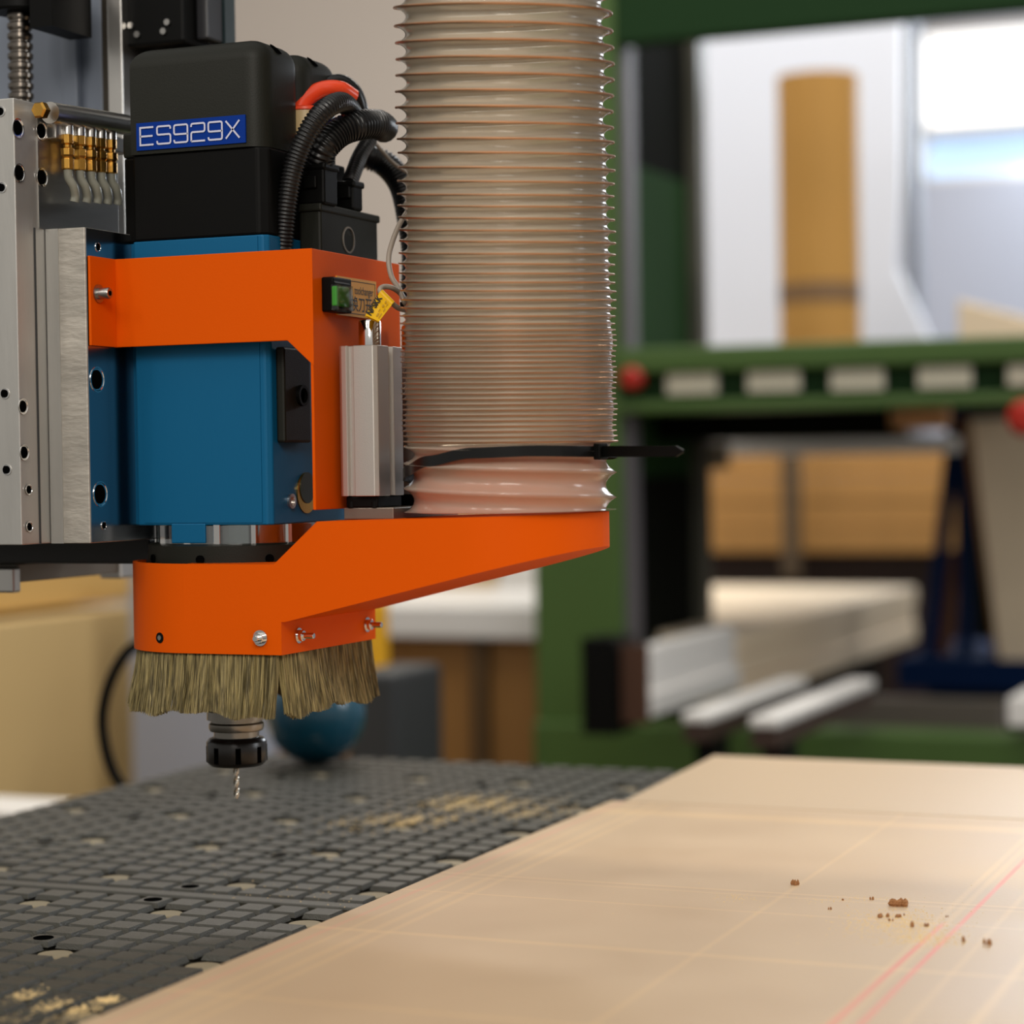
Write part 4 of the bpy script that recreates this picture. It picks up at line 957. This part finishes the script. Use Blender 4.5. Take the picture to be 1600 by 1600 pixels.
# plastic sheet and post behind
wsx0, wsx1 = on(1, 6.0, 1040, 300).x, on(1, 6.0, 1412, 300).x
o = MB().prism([(wsx0, 6.0, zdk), (on(1, 6, 1478, 500).x, 6.0, zdk), (on(1, 6, 1402, 420).x, 6.0, on(1, 6, 1402, 420).z), (on(1, 6, 1408, 300).x, 6.0, on(1, 6, 1408, 300).z), (wsx1, 6.0, on(1, 6, 1412, 20).z), (wsx0, 6.0, on(1, 6, 1100, 20).z)], (0, .03, 0)).build('white_sheet', mat('white_plastic_sheet', srgb(218, 224, 238), .5))
tag(o, 'large white sheet standing behind the brown cardboard tube', 'sheet')
o = MB().box((on(1, 7.4, 1413, 300).x, 7.4, FZ), (on(1, 7.4, 1431, 300).x, 7.5, 2.4)).build('grey_post', mat('post_grey', srgb(105, 108, 115), .5)); tag(o, 'thin grey vertical post between the white sheet and the window', 'post')
q0 = on(1, 4.9, 1496, 462); q1 = on(1, 4.9, 1640, 530)
o = MB().prism([(q0.x, 4.9, zdk), (q1.x, 4.9, zdk), (q1.x, 4.9, on(1, 4.9, 1640, 505).z), (q0.x, 4.9, on(1, 4.9, 1496, 468).z)], (0, .25, 0)).build('board_offcut', LBOARD, bevel=.004); tag(o, 'pale wooden offcut lying on the deck below the window', 'board')
# ---------------------------------------------------------------- below the beam
def bgbox(name, x0_, y0_, x1_, y1_, Y, dpth, m_, label, cat, to_floor=False, bev=.004, par=None, thin=None):
    a = on(1, Y, x0_, y1_); b = on(1, Y, x1_, y0_)
    o = MB().box((a.x, Y, FZ if to_floor else a.z), (b.x, Y+dpth, b.z)).build(name, m_, par, bevel=bev)
    if label: tag(o, label, cat)
    return o
bgbox('beam_shade_strip', 1000, 622, 1385, 690, 4.45, .2, VBLACK, 'long black strip of painted shade directly under the green beam', 'rail')  # black box standing in for the deck's shadow under the beam
a, b = on(1, 4.5, 1388, 650), on(1, 4.5, 1482, 650)
ro = thing('wooden_roller', 'short wooden roller under the right half of the green beam', 'roller', (a.x, 4.5, a.z))
MB().cyl((a.x, 4.5, a.z), .028, b.x-a.x, (1, 0, 0), seg=28, ch=.003).build('roller_body', mat('roller_wood', srgb(205, 150, 98), .5), ro, smooth=True)
MB().cyl((a.x-.012, 4.5, a.z), .024, .014, (1, 0, 0), seg=28).build('roller_end', NAVY, ro, smooth=True)
bgbox('white_rail', 1112, 681, 1490, 713, 4.95, .08, WHITEM, 'pale rail running across the front of the plywood stack', 'rail')
bgbox('upper_rack_board', 985, 690, 1120, 735, 4.75, .1, mat('worn_grey_board', srgb(125, 112, 92), .6), 'worn grey board right of the cable tie tail', 'board')
ps = thing('plywood_stack', 'tall orange brown plywood stack seen under the green beam', 'boards', (-1.2, 6.6, FZ))
a = on(1, 6.6, 1090, 862); b = on(1, 6.6, 1478, 700)
for i in range(4):
    z0q = a.z+(b.z-a.z)*i/4; MB().box((a.x, 6.6+.004*(i % 2), z0q), (b.x, 6.95, a.z+(b.z-a.z)*(i+1)/4-.003)).build('sheet', PLY, ps)
MB().box((a.x, 6.65, FZ), (b.x, 6.9, a.z)).build('dark_base', mat('dark_brown_base', srgb(40, 20, 8), .7), ps)
bgbox('steel_leg', 1222, 700, 1246, 905, 6.45, .04, mat('leg_grey', srgb(95, 80, 62), .5, metal=.3), 'narrow grey steel leg in front of the plywood stack', 'leg post')
# stack of light boards, running away from the camera
XT = -1.33
n0 = on(0, XT, 1150, 990); n1 = on(0, XT, 1432, 935); nb = on(0, XT, 1150, 1105)
st = thing('board_stack', 'stack of light boards lying lengthwise inside the green machine', 'boards', (XT, n0.y, FZ))
for i in range(3):
    z1q = n0.z-(n0.z-nb.z)*i/3; z0q = n0.z-(n0.z-nb.z)*(i+1)/3
    MB().prism([(XT-.006*(i % 2), n0.y, z0q+.003), (XT-.006*(i % 2), n1.y, z0q+.003), (XT-1.1, n1.y, z0q+.003), (XT-1.1, 5.28, z0q+.003), (XT-.3, 5.28, z0q+.003), (XT-.3, n0.y, z0q+.003)], (0, 0, z1q-z0q-.003)).build('board', LBOARD, st, bevel=.002)
MB().box((XT-.28, n0.y+.1, FZ), (XT-.08, n1.y-.1, nb.z)).build('stack_support', mat('dark_support', srgb(30, 26, 22), .7), st)
w0 = on(0, XT, 1006, 1014); w1 = on(0, XT, 1006, 1122)
wp = thing('white_profile', 'white channel profile pointing forward beside the green column', 'profile', (XT, w0.y, w1.z))
MB().box((XT-.035, w0.y, w1.z), (XT, n0.y-.005, w0.z)).build('channel_web', WHITEM, wp, bevel=.004)
MB().box((XT, w0.y, w1.z), (XT+.012, n0.y-.005, w1.z+.045)).build('lower_flange', WHITEM, wp, bevel=.004)
MB().box((XT-.04, w0.y-.012, w1.z-.01), (XT+.01, w0.y-.0, w0.z+.008)).build('brown_end', mat('end_brown', srgb(70, 40, 20), .6), wp)
MB().box((XT-.11, w0.y-.03, w1.z-.03), (XT-.045, w0.y+.08, w0.z+.02)).build('end_bracket', BLACKPL, wp)
for i, (nx, ny, fx, fy, lb) in enumerate(((1108, 1118, 1262, 1056, 'white topped rail right of the white profile'), (1216, 1122, 1368, 1060, 'white topped rail farthest right, beside the grey bar'))):
    X_ = XT+.17+.165*i
    a = on(0, X_, nx, ny); b = on(0, X_, fx, fy); z_ = (a.z+b.z)/2
    t = thing('conveyor_rail', lb, 'rail', (X_, a.y, z_-.05), group='white topped rails on the green base')
    MB().box((X_-.05, a.y, z_-.018), (X_, b.y, z_)).build('rail_top', WHITEM, t, bevel=.004)
    MB().box((X_-.048, a.y+.004, z_-.052), (X_-.003, b.y, z_-.018)).build('rail_body', mat('arm_brown', srgb(58, 38, 28), .6), t, bevel=.003)
    MB().box((X_-.045, a.y+.06, min(z_-.10, on(1, YG, 1200, 1138).z-.0)), (X_-.006, a.y+.14, z_-.052)).build('rail_foot', BLACKPL, t)
bgbox('grey_crossbar', 1150, 1096, 1565, 1132, 4.7, .06, GREYMET, 'grey horizontal bar above the green base', 'bar')
# A-frame and leaning boards
af = thing('a_frame_rack', 'dark blue A-frame rack holding the leaning boards at the right', 'rack', (-.95, 5.2, FZ))
YA = 5.2
def slat(x0_, y0_, x1_, y1_, wpx, Y, m_, nm, par):
    a, b = on(1, Y, x0_, y0_), on(1, Y, x1_, y1_); hw = wpx/FPX*Y*1.05/2
    return MB().prism([(a.x-hw, Y, a.z), (a.x+hw, Y, a.z), (b.x+hw, Y, b.z), (b.x-hw, Y, b.z)], (0, .04, 0)).build(nm, m_, par)
slat(1492, 640, 1446, 1060, 18, YA, NAVY, 'leg', af); slat(1500, 640, 1508, 1060, 18, YA, NAVY, 'leg', af)
slat(1492, 860, 1470, 1045, 16, YA+.06, mat('orange_brown_board', srgb(120, 70, 20), .6), 'brace', af)
a, b = on(1, YA-.1, 1402, 1075), on(1, YA-.1, 1680, 1035)
MB().box((a.x, YA-.1, a.z), (b.x, YA+.5, b.z)).build('frame_base', NAVY, af)
MB().box((a.x+.05, YA, FZ), (b.x, YA+.4, a.z)).build('plinth', BLACKPL, af)
zbb = on(1, YA-.02, 1500, 1038).z
for i, (xa, xb, xc_, xd, m_, lb) in enumerate(((1502, 1552, 1556, 1585, BROWN, 'brown edged board leaning first on the dark blue rack'), (1516, 1650, 1562, 1680, LBOARD, 'wide pale board leaning on the dark blue rack at the right edge'))):
    Y_ = YA-.02-.04*i
    P = [on(1, Y_, xc_, 1030+4*i), on(1, Y_, xd, 1030+4*i), on(1, Y_, xb, 655), on(1, Y_, xa, 655)]
    for k_ in (0, 1): P[k_].z = zbb
    P[2].z = P[3].z
    tag(MB().prism(P, (0, .035, 0)).build('leaning_board', m_, bevel=.003), lb, 'board', 'boards leaning on the rack')
bgbox('white_block', 1574, 1092, 1660, 1135, 4.1, .2, WHITEM, 'small white block at the right edge above the green base', 'block')

a = on(1, 7.0, 1480, 640)
o = MB().box((a.x, 7.0, FZ), (a.x+1.4, 7.3, on(1, 7.0, 1500, 560).z)).build('dark_backdrop', VBLACK); tag(o, 'added dark backdrop behind the A-frame rack at the right', 'cabinet')  # backdrop added to keep the gaps between the rack legs dark
